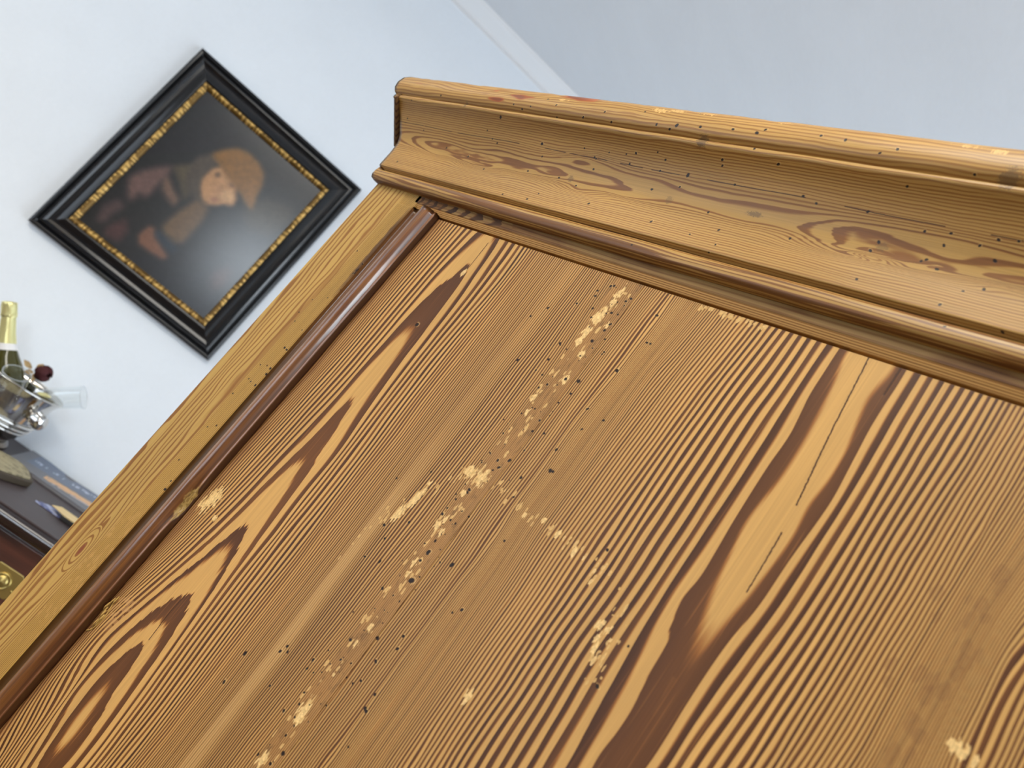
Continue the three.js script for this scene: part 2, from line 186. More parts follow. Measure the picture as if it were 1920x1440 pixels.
const CORNICE_RINGS = [[7805,-7956,1],[8553,-7744,1],[8616,-7328,1],[8374,-6880,1],[8771,-6432,1],[8532,-5914,1],[8658,-5486,1],[8514,-5108,1],[7117,-7769,1],[6632,-7412,1],[6567,-6960,1],[6315,-6725,1],[6548,-6342,1],[6768,-5982,1],[6907,-5637,1],[7023,-5392,1],[7043,-5024,1],[7841,-7703,0],[8268,-7494,0],[8236,-7088,0],[8092,-6742,0],[8153,-6364,0],[8171,-6080,0],[8017,-5712,0],[8181,-5549,0],[7868,-5364,0],[7331,-5413,0],[7214,-5558,0],[7403,-5760,0],[7329,-6310,0],[7016,-6583,0],[7249,-6914,0],[7410,-7254,0],[7540,-7585,0],[7810,-7396,-0.8],[7570,-7044,-0.8],[7473,-6720,-0.8],[7572,-6424,-0.8],[7708,-5537,-0.8],[7566,-5824,-0.2],[7703,-6163,-0.2],[7792,-7604,-0.2],[8554,-5236,1],[8403,-4918,1],[8158,-4614,1],[7694,-4475,1],[7241,-4590,1],[7129,-4847,1],[7135,-5157,1],[7769,-5196,0.2],[7802,-4888,0.2],[9544,-5280,2],[9094,-4654,2],[8987,-4237,2],[8424,-3881,2],[8419,-3593,2],[8663,-3266,2],[6297,-5092,2],[6695,-4524,2],[7168,-4018,2],[7022,-3639,2],[6883,-3288,2],[6865,-2787,2],[7956,-4462,1.3],[8187,-4203,1.3],[8001,-4000,1.3],[7514,-3787,1.3],[7566,-3437,1.3],[7615,-3112,1.3],[7723,-2814,1],[8216,-2694,1],[8705,-2487,1],[8841,-2277,1],[8970,-1946,1],[8968,-1578,1],[8850,-1347,1],[6951,-2712,1],[6350,-2525,1],[6113,-2293,1],[6239,-1957,1],[6333,-1708,1],[6561,-1480,1],[6640,-1259,1],[7485,-2561,0],[8032,-2564,0],[8385,-2430,0],[8448,-2261,0],[8225,-2102,0],[7958,-1906,0],[7596,-1703,0],[6975,-2498,0],[6507,-2342,0],[6575,-2135,0],[6673,-1926,0],[6919,-1759,0],[7490,-2290,-0.6],[7392,-2079,-0.6],[7299,-1878,-0.6],[2991,-8600,19],[3991,-8600,15],[4991,-8600,10.5],[5791,-8600,7],[6391,-8600,4.6],[9791,-8600,5.2],[10591,-8600,8.5],[11391,-8600,12],[12191,-8600,15.5],[3013,-7800,19],[4013,-7800,15],[5013,-7800,10.5],[5813,-7800,7],[6413,-7800,4.6],[9813,-7800,5.2],[10613,-7800,8.5],[11413,-7800,12],[12213,-7800,15.5],[2984,-7000,19],[3984,-7000,15],[4984,-7000,10.5],[5784,-7000,7],[6384,-7000,4.6],[9784,-7000,5.2],[10584,-7000,8.5],[11384,-7000,12],[12184,-7000,15.5],[3020,-6200,19],[4020,-6200,15],[5020,-6200,10.5],[5820,-6200,7],[6420,-6200,4.6],[9820,-6200,5.2],[10620,-6200,8.5],[11420,-6200,12],[12220,-6200,15.5],[2977,-5400,19],[3977,-5400,15],[4977,-5400,10.5],[5777,-5400,7],[6377,-5400,4.6],[9777,-5400,5.2],[10577,-5400,8.5],[11377,-5400,12],[12177,-5400,15.5],[3026,-4600,19],[4026,-4600,15],[5026,-4600,10.5],[5826,-4600,7],[6426,-4600,4.6],[9826,-4600,5.2],[10626,-4600,8.5],[11426,-4600,12],[12226,-4600,15.5],[2971,-3800,19],[3971,-3800,15],[4971,-3800,10.5],[5771,-3800,7],[6371,-3800,4.6],[9771,-3800,5.2],[10571,-3800,8.5],[11371,-3800,12],[12171,-3800,15.5],[3032,-3000,19],[4032,-3000,15],[5032,-3000,10.5],[5832,-3000,7],[6432,-3000,4.6],[9832,-3000,5.2],[10632,-3000,8.5],[11432,-3000,12],[12232,-3000,15.5],[2965,-2200,19],[3965,-2200,15],[4965,-2200,10.5],[5765,-2200,7],[6365,-2200,4.6],[9765,-2200,5.2],[10565,-2200,8.5],[11365,-2200,12],[12165,-2200,15.5],[3038,-1400,19],[4038,-1400,15],[5038,-1400,10.5],[5838,-1400,7],[6438,-1400,4.6],[9838,-1400,5.2],[10638,-1400,8.5],[11438,-1400,12],[12238,-1400,15.5],[2959,-600,19],[3959,-600,15],[4959,-600,10.5],[5759,-600,7],[6359,-600,4.6],[9759,-600,5.2],[10559,-600,8.5],[11359,-600,12],[12159,-600,15.5]];
const STILE_HOLES = [[-7126,1702,1],[-7151,1433,1],[-7176,1670,1],[-7444,2134,1],[-7238,1285,1],[-7364,270,1],[-7255,302,1],[-7173,298,1.4],[-7160,225,1.6],[-7356,77,1],[-7291,66,1],[-7178,64,1.4],[-7227,567,1.5],[-7174,561,1.4],[-7424,874,1.4],[-7401,-148,1],[-7344,-577,1],[-7229,-507,1],[-7337,-1016,1],[-7190,-1216,1],[-7170,-1310,1.5],[-7137,800,1],[-7471,1188,1],[-7506,988,1],[-7197,830,1],[-7335,-1014,1],[-7185,-1214,1],[-7175,-1315,1.4],[-7085,2213,1.5],[-7163,1715,1.7],[-7152,1736,1.3],[-7085,1460,1.5],[-7150,1684,1.5],[-7134,799,1],[-7416,1933,1],[-7160,1814,1]];
const PAINTED = {hood:[[314,267],[350,208],[404,153],[478,131],[565,138],[625,159],[672,213],[701,293],[738,367],[676,359],[595,333],[501,317],[402,290],[338,279]],hoodin:[[273,384],[270,329],[313,266],[402,290],[382,335],[381,392],[414,455],[480,504],[435,517],[378,507],[310,461]],face:[[380,404],[381,333],[410,291],[492,314],[567,327],[620,370],[631,417],[579,437],[553,470],[506,494],[458,488],[410,448]],cheek:[[515,420],[516,374],[559,351],[600,368],[609,401],[556,426]],eye:[[412,344],[418,326],[437,321],[451,335],[439,350]],eyeb:[[516,337],[527,319],[551,323],[547,339]],nose:[[464,381],[497,366],[531,395],[515,420],[482,423]],mouth:[[491,461],[506,436],[547,434],[539,457],[517,469]],shoulder:[[65,649],[90,584],[136,517],[200,455],[227,517],[214,550],[220,590],[226,640],[213,684],[157,662],[181,709],[169,741],[123,712]],fold:[[220,545],[233,512],[302,546],[371,569],[376,620],[320,609],[251,587]],scarf:[[200,455],[273,378],[310,461],[403,532],[384,558],[309,507],[246,479]],arm:[[399,734],[414,612],[442,501],[532,496],[561,585],[563,738],[518,761],[448,761]],hand:[[337,847],[347,772],[384,767],[404,795],[454,811],[560,838],[543,867],[442,879],[377,881]],sleeve:[[100,924],[77,836],[114,763],[175,780],[150,843],[149,908]],sleeveb:[[173,932],[186,879],[223,817],[284,867],[289,938],[209,957]],cuff:[[376,785],[423,758],[575,772],[554,821],[454,811]],low:[[832,785],[828,722],[896,670],[914,712],[923,793],[883,823]],glow:[[659,373],[735,266],[925,207],[977,259],[936,405],[781,458]]};

// ---------------------------------------------------------------- the pine wardrobe
const FACE = -0.46, PANEL = -0.4635, LEFT = -0.81, RIGHT = 0.36, JOINT = -0.3806, BACK = -0.97;
const wardrobe = thing('wardrobe', 'old waxed pine wardrobe with moulded cornice and one bold grained door, seen from below', 'wardrobe', new THREE.Vector3((LEFT + RIGHT) / 2, 0, (FACE + BACK) / 2));
const ORIGIN = wardrobe.position;
const inWardrobe = (g) => g.translate(-ORIGIN.x, EYE - ORIGIN.y, -ORIGIN.z);       // wardrobe shapes are written with heights counted from the eye

function boardPicture(points, u0, u1, v0, v1, shareOf, seed, extra) {
  const S = ringField(points, u0 - 0.01, u1 + 0.01, v0 - 0.01, v1 + 0.01), pic = new Picture(2048, 2048), du = (u1 - u0) / 2048;
  const sway = (u, v) => u + 0.0011 * (noise(u * 14 + seed, v * 11) - 0.5) + 0.0017 * (noise(u * 34, v * 21 + seed) - 0.5) + 0.0004 * (noise(u * 160 + 5, v * 60) - 0.5);
  pic.fill((x, y, out) => {
    const u = lerp(u0, u1, x), v = lerp(v0, v1, y), a = sway(u, v), g = Math.abs(S(a + 0.001, v) - S(a - 0.001, v)) / 0.002,   // rings per metre
      fray = (1 - step(25, 110, g)) * (0.008 * (noise(u * 700, v * 6) - 0.5) + 0.004 * (noise(u * 1500, v * 14) - 0.5)), R = S(a, v + fray);
    let D = latewood(R, g * du, shareOf, seed);
    const fine = step(180, 420, g);
    D *= 1 - 0.08 * fine;
    const streak = noise(u * 1300, v * 16), thread = noise(u * 900 + 9, v * 9);
    const tone = 0.95 + 0.1 * fbm(u * 16 + seed, v * 5) , fibre = 0.95 + 0.06 * streak + 0.05 * (thread - 0.5);
    if (D > 0.45 && streak > 0.83) D -= (streak - 0.83) * 1.3;
    woodColour(out, D, tone * (1 - 0.06 * fine), fibre);
    out[3] = 0.45 + 0.33 * D + 0.1 * (streak - 0.5) + 0.12 * (thread - 0.5);
    extra?.(u, v, R, D, g, out);
  });
  return pic;
}
const leftShare = (i) => (i < 6 ? [0.5, 0.5, 0.31, 0.4, 0.56, 0.4][Math.max(0, i)] : 0.41 + 0.17 * hash(i, 5));
const rightShare = (i) => (i === -1 ? 0.5 : i === 44 || i === 45 ? 0.62 : i === 43 ? 0.3 : 0.41 + 0.15 * hash(i, 17));
const LU = [-0.672, JOINT], LV = [-0.42, 0.3], RU = [JOINT, 0.08], RV = [-0.26, 0.3];
const leftPicture = boardPicture(RINGS_LEFT, ...LU, ...LV, leftShare, 3, (u, v, R, D, g, out) => {
  const track = step(51, 54, R) * (0.75 + 0.25 * noise(u * 60, v * 30));                   // pale, worm-eaten sapwood along the edge of the board
  if (track > 0) {
    const pits = step(0.6, 0.75, fbm(u * 420, v * 150)), n = 0.80 + 0.26 * fbm(u * 300, v * 36) + 0.16 * (noise(u * 1300, v * 60) - 0.5) - 0.22 * pits, t = track * 0.6;
    out[0] += (170 * n - out[0]) * t; out[1] += (124 * n - out[1]) * t; out[2] += (72 * n - out[2]) * t;
    out[3] += (0.32 + 0.25 * fbm(u * 300, v * 90) - out[3]) * t;
  }
  const worn = step(27, 30, R) * (1 - step(33, 37, R)) * (0.25 + 0.75 * step(0.09, -0.02, v + 0.05 * (fbm(u * 90, v * 20) - 0.5))) * (0.75 + 0.5 * (noise(u * 1100, v * 14) - 0.5));                                     // soft pale sapwood stripe, its sheen painted into the colour
  for (let c = 0; c < 3; c++) out[c] += ([218, 178, 118][c] - out[c]) * 0.55 * worn;
  const dirt = 1 - step(-0.669, -0.655, u + 0.006 * (fbm(u * 80, v * 40) - 0.5));          // varnish left along the bead
  for (let c = 0; c < 3; c++) out[c] += ([104, 66, 38][c] - out[c]) * 0.55 * dirt;
  const chewed = Math.max(0, 1 - Math.hypot((u + 0.645) / 0.017, (v + 0.232) / 0.028)) * (noise(u * 420, v * 420) > 0.5 ? 1 : 0.1);
  if (chewed > 0.1) { const t = Math.min(0.6, chewed); out[0] += (196 - out[0]) * t; out[1] += (150 - out[1]) * t; out[2] += (98 - out[2]) * t; out[3] -= 0.2 * t; }
});
const rightPicture = boardPicture(RINGS_RIGHT, ...RU, ...RV, rightShare, 8, (u, v, R, D, g, out) => {
  if (R > -1 && R < -0.4 && v < 0.02) {                                                     // lighter brown stretches inside the dark heart
    const t = step(0.5, 0.8, fbm(u * 130, v * 22)) * 0.5 * step(-0.02, 0.03, 0.02 - v);
    for (let c = 0; c < 3; c++) out[c] += (MID[c] - out[c]) * t;
  }
});
{ // drying cracks: dark hairlines along the two heart axes
  const crack = (pic, U, V, pts, width, dark) => { for (let i = 0; i + 1 < pts.length; i++) for (let k = 0; k < 500; k++) {
    const t = k / 500, u = lerp(pts[i][0], pts[i + 1][0], t) + 0.0004 * (noise(t * 60, i) - 0.5), v = lerp(pts[i][1], pts[i + 1][1], t), x = (u - U[0]) / (U[1] - U[0]), y = (v - V[0]) / (V[1] - V[0]);
    if (noise(t * 14, i * 9 + 2) < 0.12) continue;
    pic.around(x, y, (width * 0.6) / (U[1] - U[0]), 0.0008, (dx, dy, p) => { pic.mix(p, 70, 42, 24, dark); pic.b[p] *= 1 - 0.4 * dark; });
  } };
  crack(rightPicture, RU, RV, [[-0.1874, 0.2672], [-0.1816, 0.2081], [-0.1743, 0.1507]], 0.0003, 0.55);
  crack(rightPicture, RU, RV, [[-0.1725, 0.1298], [-0.1708, 0.0868]], 0.00025, 0.45);
  crack(rightPicture, RU, RV, [[-0.1658, 0.2672], [-0.1658, 0.2444]], 0.0005, 0.7);
  crack(leftPicture, LU, LV, [[-0.5878, -0.1792], [-0.5888, -0.1969], [-0.5865, -0.2246]], 0.00035, 0.5);
  crack(leftPicture, LU, LV, [[-0.5768, 0.258], [-0.5757, 0.2265]], 0.0003, 0.4);
}
// pale flecks: a painted light arc, worm-edge scuffs, a painted lit upper edge
const LIGHT_AND_SCUFFS = (() => {
  const rnd = random(77), arc = LIGHT_ARC.map(([a, b]) => [a * 1e-4, b * 1e-4]), out = [];
  for (let i = 0; i < 130; i++) { const k = rnd() * (arc.length - 1.001), j = k | 0, f = k - j; out.push([1e4 * (lerp(arc[j][0], arc[j + 1][0], f) + 0.012 * (rnd() - 0.5)), 1e4 * (lerp(arc[j][1], arc[j + 1][1], f) + 0.014 * (rnd() - 0.5)), 8 + 20 * rnd(), 4 + 5 * rnd()]); }  // soft light streak painted as pale flecks over partly worn wood
  for (let i = 0; i < 110; i++) { const v = lerp(0.255, -0.2, rnd() ** 1.3); out.push([1e4 * (-0.396 + 0.018 * (rnd() - 0.5)), 1e4 * v, 10 + 30 * rnd(), 5 + 8 * rnd()]); }
  for (let i = 0; i < 26; i++) out.push([1e4 * lerp(-0.322, -0.262, rnd()), 1e4 * (0.2665 - 0.004 * rnd()), 12 + 20 * rnd(), 8 + 8 * rnd()]);  // bright lit streak under the rail, painted as pale flecks
  return out;
})();
const marksOn = (pic, U, V) => {
  const toX = (u) => (u - U[0]) / (U[1] - U[0]), toY = (v) => (v - V[0]) / (V[1] - V[0]), sx = U[1] - U[0], sy = V[1] - V[0];
  const inside = (l) => l.filter((p) => p[0] * 1e-4 > U[0] - 0.01 && p[0] * 1e-4 < U[1] + 0.01);
  for (const [a, b, l, w] of inside(PANEL_BLOTCHES)) pic.around(toX(a * 1e-4), toY(b * 1e-4), (w * 2e-4) / sx, (l * 2e-4) / sy, (dx, dy, k) => {   // dark grainy blotches mixed over the wood
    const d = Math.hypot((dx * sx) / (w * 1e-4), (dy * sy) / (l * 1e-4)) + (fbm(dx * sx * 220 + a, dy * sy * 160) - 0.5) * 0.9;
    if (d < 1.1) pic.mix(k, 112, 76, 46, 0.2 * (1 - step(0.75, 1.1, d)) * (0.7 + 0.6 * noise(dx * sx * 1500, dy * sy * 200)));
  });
  flakes(pic, inside(PANEL_FLAKES), toX, toY, sx, sy);
  flakes(pic, inside(LIGHT_AND_SCUFFS), toX, toY, sx, sy, [214, 174, 110]);
  holes(pic, inside(PANEL_HOLES), toX, toY, sx, sy, 0.00105);
  const rnd = random(41), more = [];                                  // smaller worm holes scattered along the eaten edge
  for (let i = 0; i < 95; i++) more.push([1e4 * (-0.394 + 0.03 * (rnd() + rnd() - 1)), 1e4 * lerp(0.258, -0.2, rnd()), 0.4 + 0.5 * rnd()]);
  holes(pic, inside(more), toX, toY, sx, sy, 0.00095);
  return pic.textures();
};
const WAX = { roughness: 0.5, clearcoat: 0.1, clearcoatRoughness: 0.28, specularIntensity: 0.42 };
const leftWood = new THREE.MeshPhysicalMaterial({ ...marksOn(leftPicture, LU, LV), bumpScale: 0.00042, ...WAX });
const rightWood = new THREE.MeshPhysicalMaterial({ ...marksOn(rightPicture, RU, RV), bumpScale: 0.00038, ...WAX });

// --- straight-grained wood for stiles and rails
function railPicture(w, h, wu, wv, seed, pitch, tone, extra) {      // grain along v
  return new Picture(w, h).fill((x, y, out) => {
    const u = x * wu, v = y * wv, R = (u + 0.006 * (fbm(u * 18 + seed, v * 5 + seed) - 0.5) * 2) / pitch + 1.2 * fbm(v * 3 + seed, u * 9), D = latewood(R, wu / w / pitch, (i) => 0.25 + 0.25 * hash(i, seed), seed) * 0.72;
    const streak = noise(u * 1200, v * 18);
    woodColour(out, D, tone * (0.94 + 0.12 * fbm(u * 20, v * 6 + seed)), 0.95 + 0.08 * streak);
    out[3] = 0.45 + 0.25 * D + 0.1 * streak;
    extra?.(u, v, out, D);
  });
}
const SU = [LEFT - 0.002, -0.7155], SV = [-0.36, 0.3];
const stilePicture = new Picture(640, 2048).fill((x, y, out) => {
  let u = lerp(SU[0], SU[1], x), v = lerp(SV[0], SV[1], y);
  const strip = step(-0.748, -0.741, u + 0.003 * (fbm(v * 20, 3) - 0.5)), kx = u + 0.7634, kv = v + 0.2329, kr = Math.hypot(kx / 0.012, kv / 0.03);
  const near = Math.exp(-((kv / 0.055) ** 2)), push = near * Math.exp(-Math.abs(kx) / 0.02) * 0.009 * Math.tanh(kx / 0.004);
  const a = u - push * (kr < 1 ? kr : 1);
  let R = strip > 0.5 ? (u + 0.7155) / 0.0026 + 0.6 * noise(v * 5, 4) : (a + 0.81) / 0.0075 + 4.2 * (fbm(v * 4.2, a * 26 + 4) - 0.5) + 1.1 * (fbm(v * 15, a * 40) - 0.5) + 3.0 * fbm(v * 1.7 + 2, a * 5);
  if (kr < 1) R = 40 + kr * 3.2;
  const per = strip > 0.5 ? 0.06 : 0.025;
  let D = latewood(R, per, (i) => (strip > 0.5 ? 0.4 : 0.22 + 0.2 * hash(i, 31)), 31) * (strip > 0.5 ? 0.62 : 0.56);
  const band = step(0.58, 0.75, fbm(a * 60 + 3, v * 4.5)) * (1 - strip) * 0.28;
  const streak = noise(u * 1200, v * 18), n = 0.96 + 0.1 * (fbm(u * 30, v * 7) - 0.5);
  woodColour(out, Math.max(D, band), n * 0.985, 0.95 + 0.07 * streak);
  out[0] *= 0.965; out[2] *= strip > 0.5 ? 0.88 : 0.93;
  if (kr < 0.35) { const t = 1 - step(0.15, 0.35, kr); out[0] += (128 - out[0]) * t; out[1] += (70 - out[1]) * t; out[2] += (40 - out[2]) * t; }
  const torn = Math.max(0, 1 - Math.abs((v - 0.205) / 0.075) * (0.7 + 0.6 * fbm(v * 60, 8))) * step(-0.7225, -0.7185, u + 0.003 * (fbm(v * 90, 1) - 0.5));
  if (torn > 0) { const t = Math.min(0.8, torn * 1.4); out[0] += (74 - out[0]) * t; out[1] += (48 - out[1]) * t; out[2] += (28 - out[2]) * t; }
  const rough = step(0.56, 0.72, fbm(u * 300, v * 120)) * strip * step(0.6, 0.2, Math.abs(v + 0.24) / 0.2);
  if (rough > 0) { out[0] += (206 - out[0]) * rough * 0.4; out[1] += (160 - out[1]) * rough * 0.4; out[2] += (98 - out[2]) * rough * 0.4; }
  out[3] = 0.5 + 0.22 * D - 0.3 * torn + 0.12 * streak - 0.1 * rough;
});
holes(stilePicture, STILE_HOLES, (u) => (u - SU[0]) / (SU[1] - SU[0]), (v) => (v - SV[0]) / (SV[1] - SV[0]), SU[1] - SU[0], SV[1] - SV[0], 0.0009);
const stileWood = new THREE.MeshPhysicalMaterial({ ...stilePicture.textures(), bumpScale: 0.0003, ...WAX, roughness: 0.55 });
const stileUV = (g) => flatUV(g, (x) => (x - SU[0]) / (SU[1] - SU[0]), (x, y) => (y - SV[0]) / (SV[1] - SV[0]));

const plainPicture = railPicture(512, 1024, 0.2, 0.8, 11, 0.006, 0.92);
const plainWood = new THREE.MeshPhysicalMaterial({ ...plainPicture.textures(), bumpScale: 0.0003, ...WAX });
const darkWood = new THREE.MeshStandardMaterial({ map: plainWood.map, color: srgb(150, 138, 122), roughness: 0.85 });
const plainUV = (g) => flatUV(g, (x, y, z) => (x + z) / 0.2, (x, y) => y / 0.8);

const FOOT = -EYE;
mesh('stile', inWardrobe(stileUV(span(LEFT, -0.7155, FOOT + 0.09, 0.31, FACE - 0.024, FACE))), stileWood, wardrobe);
mesh('stile', inWardrobe(stileUV(span(RIGHT - 0.095, RIGHT, FOOT + 0.09, 0.31, FACE - 0.024, FACE))), stileWood, wardrobe);
mesh('side_panel', inWardrobe(plainUV(span(LEFT, LEFT + 0.02, FOOT + 0.09, 0.42, BACK, FACE - 0.024))), plainWood, wardrobe);
mesh('side_panel', inWardrobe(plainUV(span(RIGHT - 0.02, RIGHT, FOOT + 0.09, 0.42, BACK, FACE - 0.024))), plainWood, wardrobe);
mesh('back_panel', inWardrobe(plainUV(span(LEFT + 0.02, RIGHT - 0.02, FOOT + 0.09, 0.42, BACK, BACK + 0.012))), plainWood, wardrobe);
mesh('top_board', inWardrobe(plainUV(span(LEFT + 0.02, RIGHT - 0.02, 0.4, 0.42, BACK + 0.012, FACE - 0.03))), plainWood, wardrobe);
mesh('bottom_board', inWardrobe(plainUV(span(LEFT + 0.02, RIGHT - 0.02, FOOT + 0.1, FOOT + 0.12, BACK + 0.012, FACE - 0.03))), plainWood, wardrobe);
mesh('plinth', inWardrobe(plainUV(span(LEFT - 0.012, RIGHT + 0.012, FOOT, FOOT + 0.09, BACK, FACE + 0.012, 0.004))), plainWood, wardrobe);

// --- top rail: dark curly grain, a lighter chamfer runs along its lower edge
{
  const X0 = -0.73, X1 = -0.05, Y0 = 0.255, Y1 = 0.295;
  const pic = new Picture(2048, 192).fill((x, y, out) => {
    const u = lerp(X0, X1, x), v = lerp(Y0, Y1, y), e = u + 0.722, crest = (1 - step(0.13, 0.2, e)) * step(0, 0.006, e);
    const lip = 1 - step(0.2762, 0.2768, v);
    const hook = (v - 0.2825) / 0.009, sweep = e / (0.011 + 0.05 * e) + 0.75 * hook * hook + 0.5 * (fbm(u * 60, v * 200) - 0.5), D1 = latewood(sweep, 0.03, () => 0.45, 21) * crest;
    const R = (v + 0.0022 * fbm(u * 9, 2)) / 0.0045 + 1.6 * fbm(u * 5, v * 30), D2 = latewood(R, 0.05, () => 0.35, 23) * 0.35;
    const blotch = step(0.42, 0.75, fbm(u * 16, v * 40)) * 0.6, streak = noise(u * 24, v * 2400);
    woodColour(out, clamp(Math.max(D1 * 0.98, D2 + blotch * 0.6), 0, 0.95), 0.7, 0.94 + 0.1 * streak);
    out[3] = 0.5 + 0.2 * D1 + 0.12 * streak;
    if (lip > 0.5) { const DL = latewood(v / 0.0016 + 0.5 * fbm(u * 6, 8), 0.12, () => 0.4, 24) * 0.7; woodColour(out, DL, 0.99, 0.95 + 0.08 * streak); out[3] = 0.5 + 0.15 * DL; }
  });
  const railWood = new THREE.MeshPhysicalMaterial({ ...pic.textures(), bumpScale: 0.0003, ...WAX, roughness: 0.6 });
  const s = new THREE.Shape();                                       // z, y profile with the chamfer
  s.moveTo(-0.024, 0.2700); s.lineTo(-0.0042, 0.2700); s.lineTo(-0.0036, 0.2705); s.lineTo(-0.0006, 0.2762); s.lineTo(0, 0.2772); s.lineTo(0, 0.31); s.lineTo(-0.024, 0.31); s.closePath();
  const g = new THREE.ExtrudeGeometry(s, { depth: RIGHT - 0.095 + 0.722, bevelEnabled: false }).rotateY(-Math.PI / 2);
  const p = g.attributes.position;                                   // extruded along z; after the turn x = -depth, z = profile x
  for (let i = 0; i < p.count; i++) p.setXYZ(i, RIGHT - 0.095 + p.getX(i), p.getY(i), FACE + p.getZ(i));
  g.computeVertexNormals();
  flatUV(g, (x) => (x - X0) / (X1 - X0), (x, y) => (y - Y0) / (Y1 - Y0));
  mesh('top_rail', inWardrobe(g), railWood, wardrobe);
}

// --- cornice: one moulded length with a mitred left end, and a plain sawn return board on the left side
{
  const prof = CORNICE_PROFILE.map(([e, y]) => [e * 1e-4, y * 1e-4]), arc = [0];
  for (let i = 1; i < prof.length; i++) arc.push(arc[i - 1] + Math.hypot(prof[i][0] - prof[i - 1][0], prof[i][1] - prof[i - 1][1]));
  const X0 = -0.87, X1 = -0.06, T1 = 0.18, FIELD = ringField(CORNICE_RINGS, 0.02, 0.13, X0, X1, 0.15, 300, 1e-4);
  const pic = new Picture(2048, 1024).fill((x, y, out) => {
    const u = lerp(X0, X1, x), t = y * T1, streak = noise(u * 16, t * 1500), n = 0.95 + 0.12 * (fbm(u * 9, t * 30) - 0.5);
    let R, share = (i) => 0.3 + 0.2 * hash(i, 41), per = 0.05, red = 0, tone = 0.97, force = 0.8;
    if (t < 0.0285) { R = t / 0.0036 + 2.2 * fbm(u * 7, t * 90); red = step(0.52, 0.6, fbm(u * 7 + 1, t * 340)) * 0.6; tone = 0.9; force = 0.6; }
    else if (t < 0.121) {
      const a = t + 0.0011 * (fbm(u * 22, t * 60) - 0.5) + 0.0006 * (noise(u * 90, t * 200) - 0.5);
      R = FIELD(a, u + 0.003 * (noise(t * 900, u * 9) - 0.5)); per = 0.05;
      const inner = 1 - step(1.6, 4, R);
      share = (i) => (i < 2 ? 0.3 + 0.1 * hash(i, 43) : 0.28 + 0.2 * hash(i, 41)); force = 0.46 + 0.16 * inner;
      if (R < 0) red = step(0.52, 0.7, fbm(u * 26, t * 120)) * 0.5;
      if (Math.abs(t - 0.0968 + 0.002 * (noise(u * 14, 5) - 0.5)) < 0.00035 && noise(u * 50, 3) > 0.22) red = 0.85;
    } else {
      const w = fbm(u * 6 + 3, t * 40);
      R = t / 0.0038 + (t > 0.146 ? 4.2 : 1.6) * (w - 0.5) + 0.9 * (fbm(u * 24, t * 80) - 0.5); per = 0.06; force = 0.4;
      if (t > 0.14) red = step(0.56, 0.68, fbm(u * 15 + 8, t * 60)) * 0.66 * (1 - step(-0.56, -0.5, u));
    }
    const D = latewood(R, per, share, 41) * force;
    woodColour(out, clamp(Math.max(D, red), 0, 1), tone * n, 0.95 + 0.08 * streak);
    if (red > 0.3 && t > 0.13) { out[0] *= 1.12; out[1] *= 0.9; out[2] *= 0.82; }
    out[1] *= 1.005; out[2] *= 0.93;
    out[3] = 0.5 + 0.18 * D + 0.14 * (streak - 0.5) + (t > 0.15 ? 0.16 * (fbm(u * 60, t * 160) - 0.5) : 0);
  });
  const toX = (u) => (u - X0) / (X1 - X0), toY = (t) => t / T1;
  holes(pic, CORNICE_HOLES, toX, toY, X1 - X0, T1, 0.00095);
  for (const [u, t, ru, rt, grey] of [[-0.71, 0.1302, 0.003, 0.006, 0.6], [-0.3897, 0.1296, 0.006, 0.009, 0.65], [-0.1564, 0.1354, 0.007, 0.011, 0.6], [-0.524, 0.0734, 0.004, 0.004, 0.5], [-0.3216, 0.0772, 0.008, 0.0025, 0.6], [-0.4045, 0.0735, 0.004, 0.004, 0.35], [-0.217, 0.0735, 0.005, 0.004, 0.4]])
    pic.around(toX(u), toY(t), (ru * 1.6) / (X1 - X0), (rt * 1.6) / T1, (dx, dy, k) => { const d = Math.hypot(dx * (X1 - X0) / ru, dy * T1 / rt) + (noise(dx * 900 + u * 99, dy * 300) - 0.5) * 0.7; if (d < 1) pic.mix(k, 104, 80, 52, grey * (1 - step(0.6, 1, d)) * (0.7 + 0.5 * noise(dx * 3000, dy * 900))); });
  flakes(pic, [[-4480, 1560, 30, 70], [-4300, 1590, 25, 60], [-4000, 1600, 22, 90], [-1900, 1590, 22, 70], [-1700, 1570, 25, 60], [-5700, 1540, 16, 60], [-3300, 1600, 18, 70]], toX, toY, X1 - X0, T1, [222, 178, 108]);
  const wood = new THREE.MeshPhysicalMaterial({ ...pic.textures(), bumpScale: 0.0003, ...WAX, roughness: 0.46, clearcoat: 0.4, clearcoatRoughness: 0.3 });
  const N = 220, pos = [], uv = [], idx = [], end = RIGHT + 0.0;
  for (let i = 0; i <= N; i++) for (let j = 0; j < prof.length; j++) {
    const [e, y] = prof[j], x = lerp(LEFT - e, end + e, i / N), inner = i > 0 && i < N ? 1 : 0, t = arc[j];
    const wob = inner * (j > 18 && j < 29 ? 0.00035 * (fbm(x * 24, t * 90) - 0.5) + (j > 24 ? 0.0022 * Math.min(0, fbm(x * 70, 9) - 0.42) : 0) : 0.0003 * (noise(x * 24, j) - 0.5));
    pos.push(x, y + wob, FACE + e + wob); uv.push(toX(x), toY(t));
  }
  const W = prof.length;
  for (let i = 0; i < N; i++) for (let j = 0; j < W - 1; j++) { const a = i * W + j, b = a + W; idx.push(a, b, a + 1, b, b + 1, a + 1); }
  // end caps: fans from the back of the moulding
  for (const i of [0, N]) { const c = pos.length / 3; pos.push(i ? end : LEFT, 0.36, FACE - 0.0001); uv.push(0.01, 0.3); for (let j = 0; j < W - 1; j++) { const a = i * W + j; i ? idx.push(c, a + 1, a) : idx.push(c, a, a + 1); } }
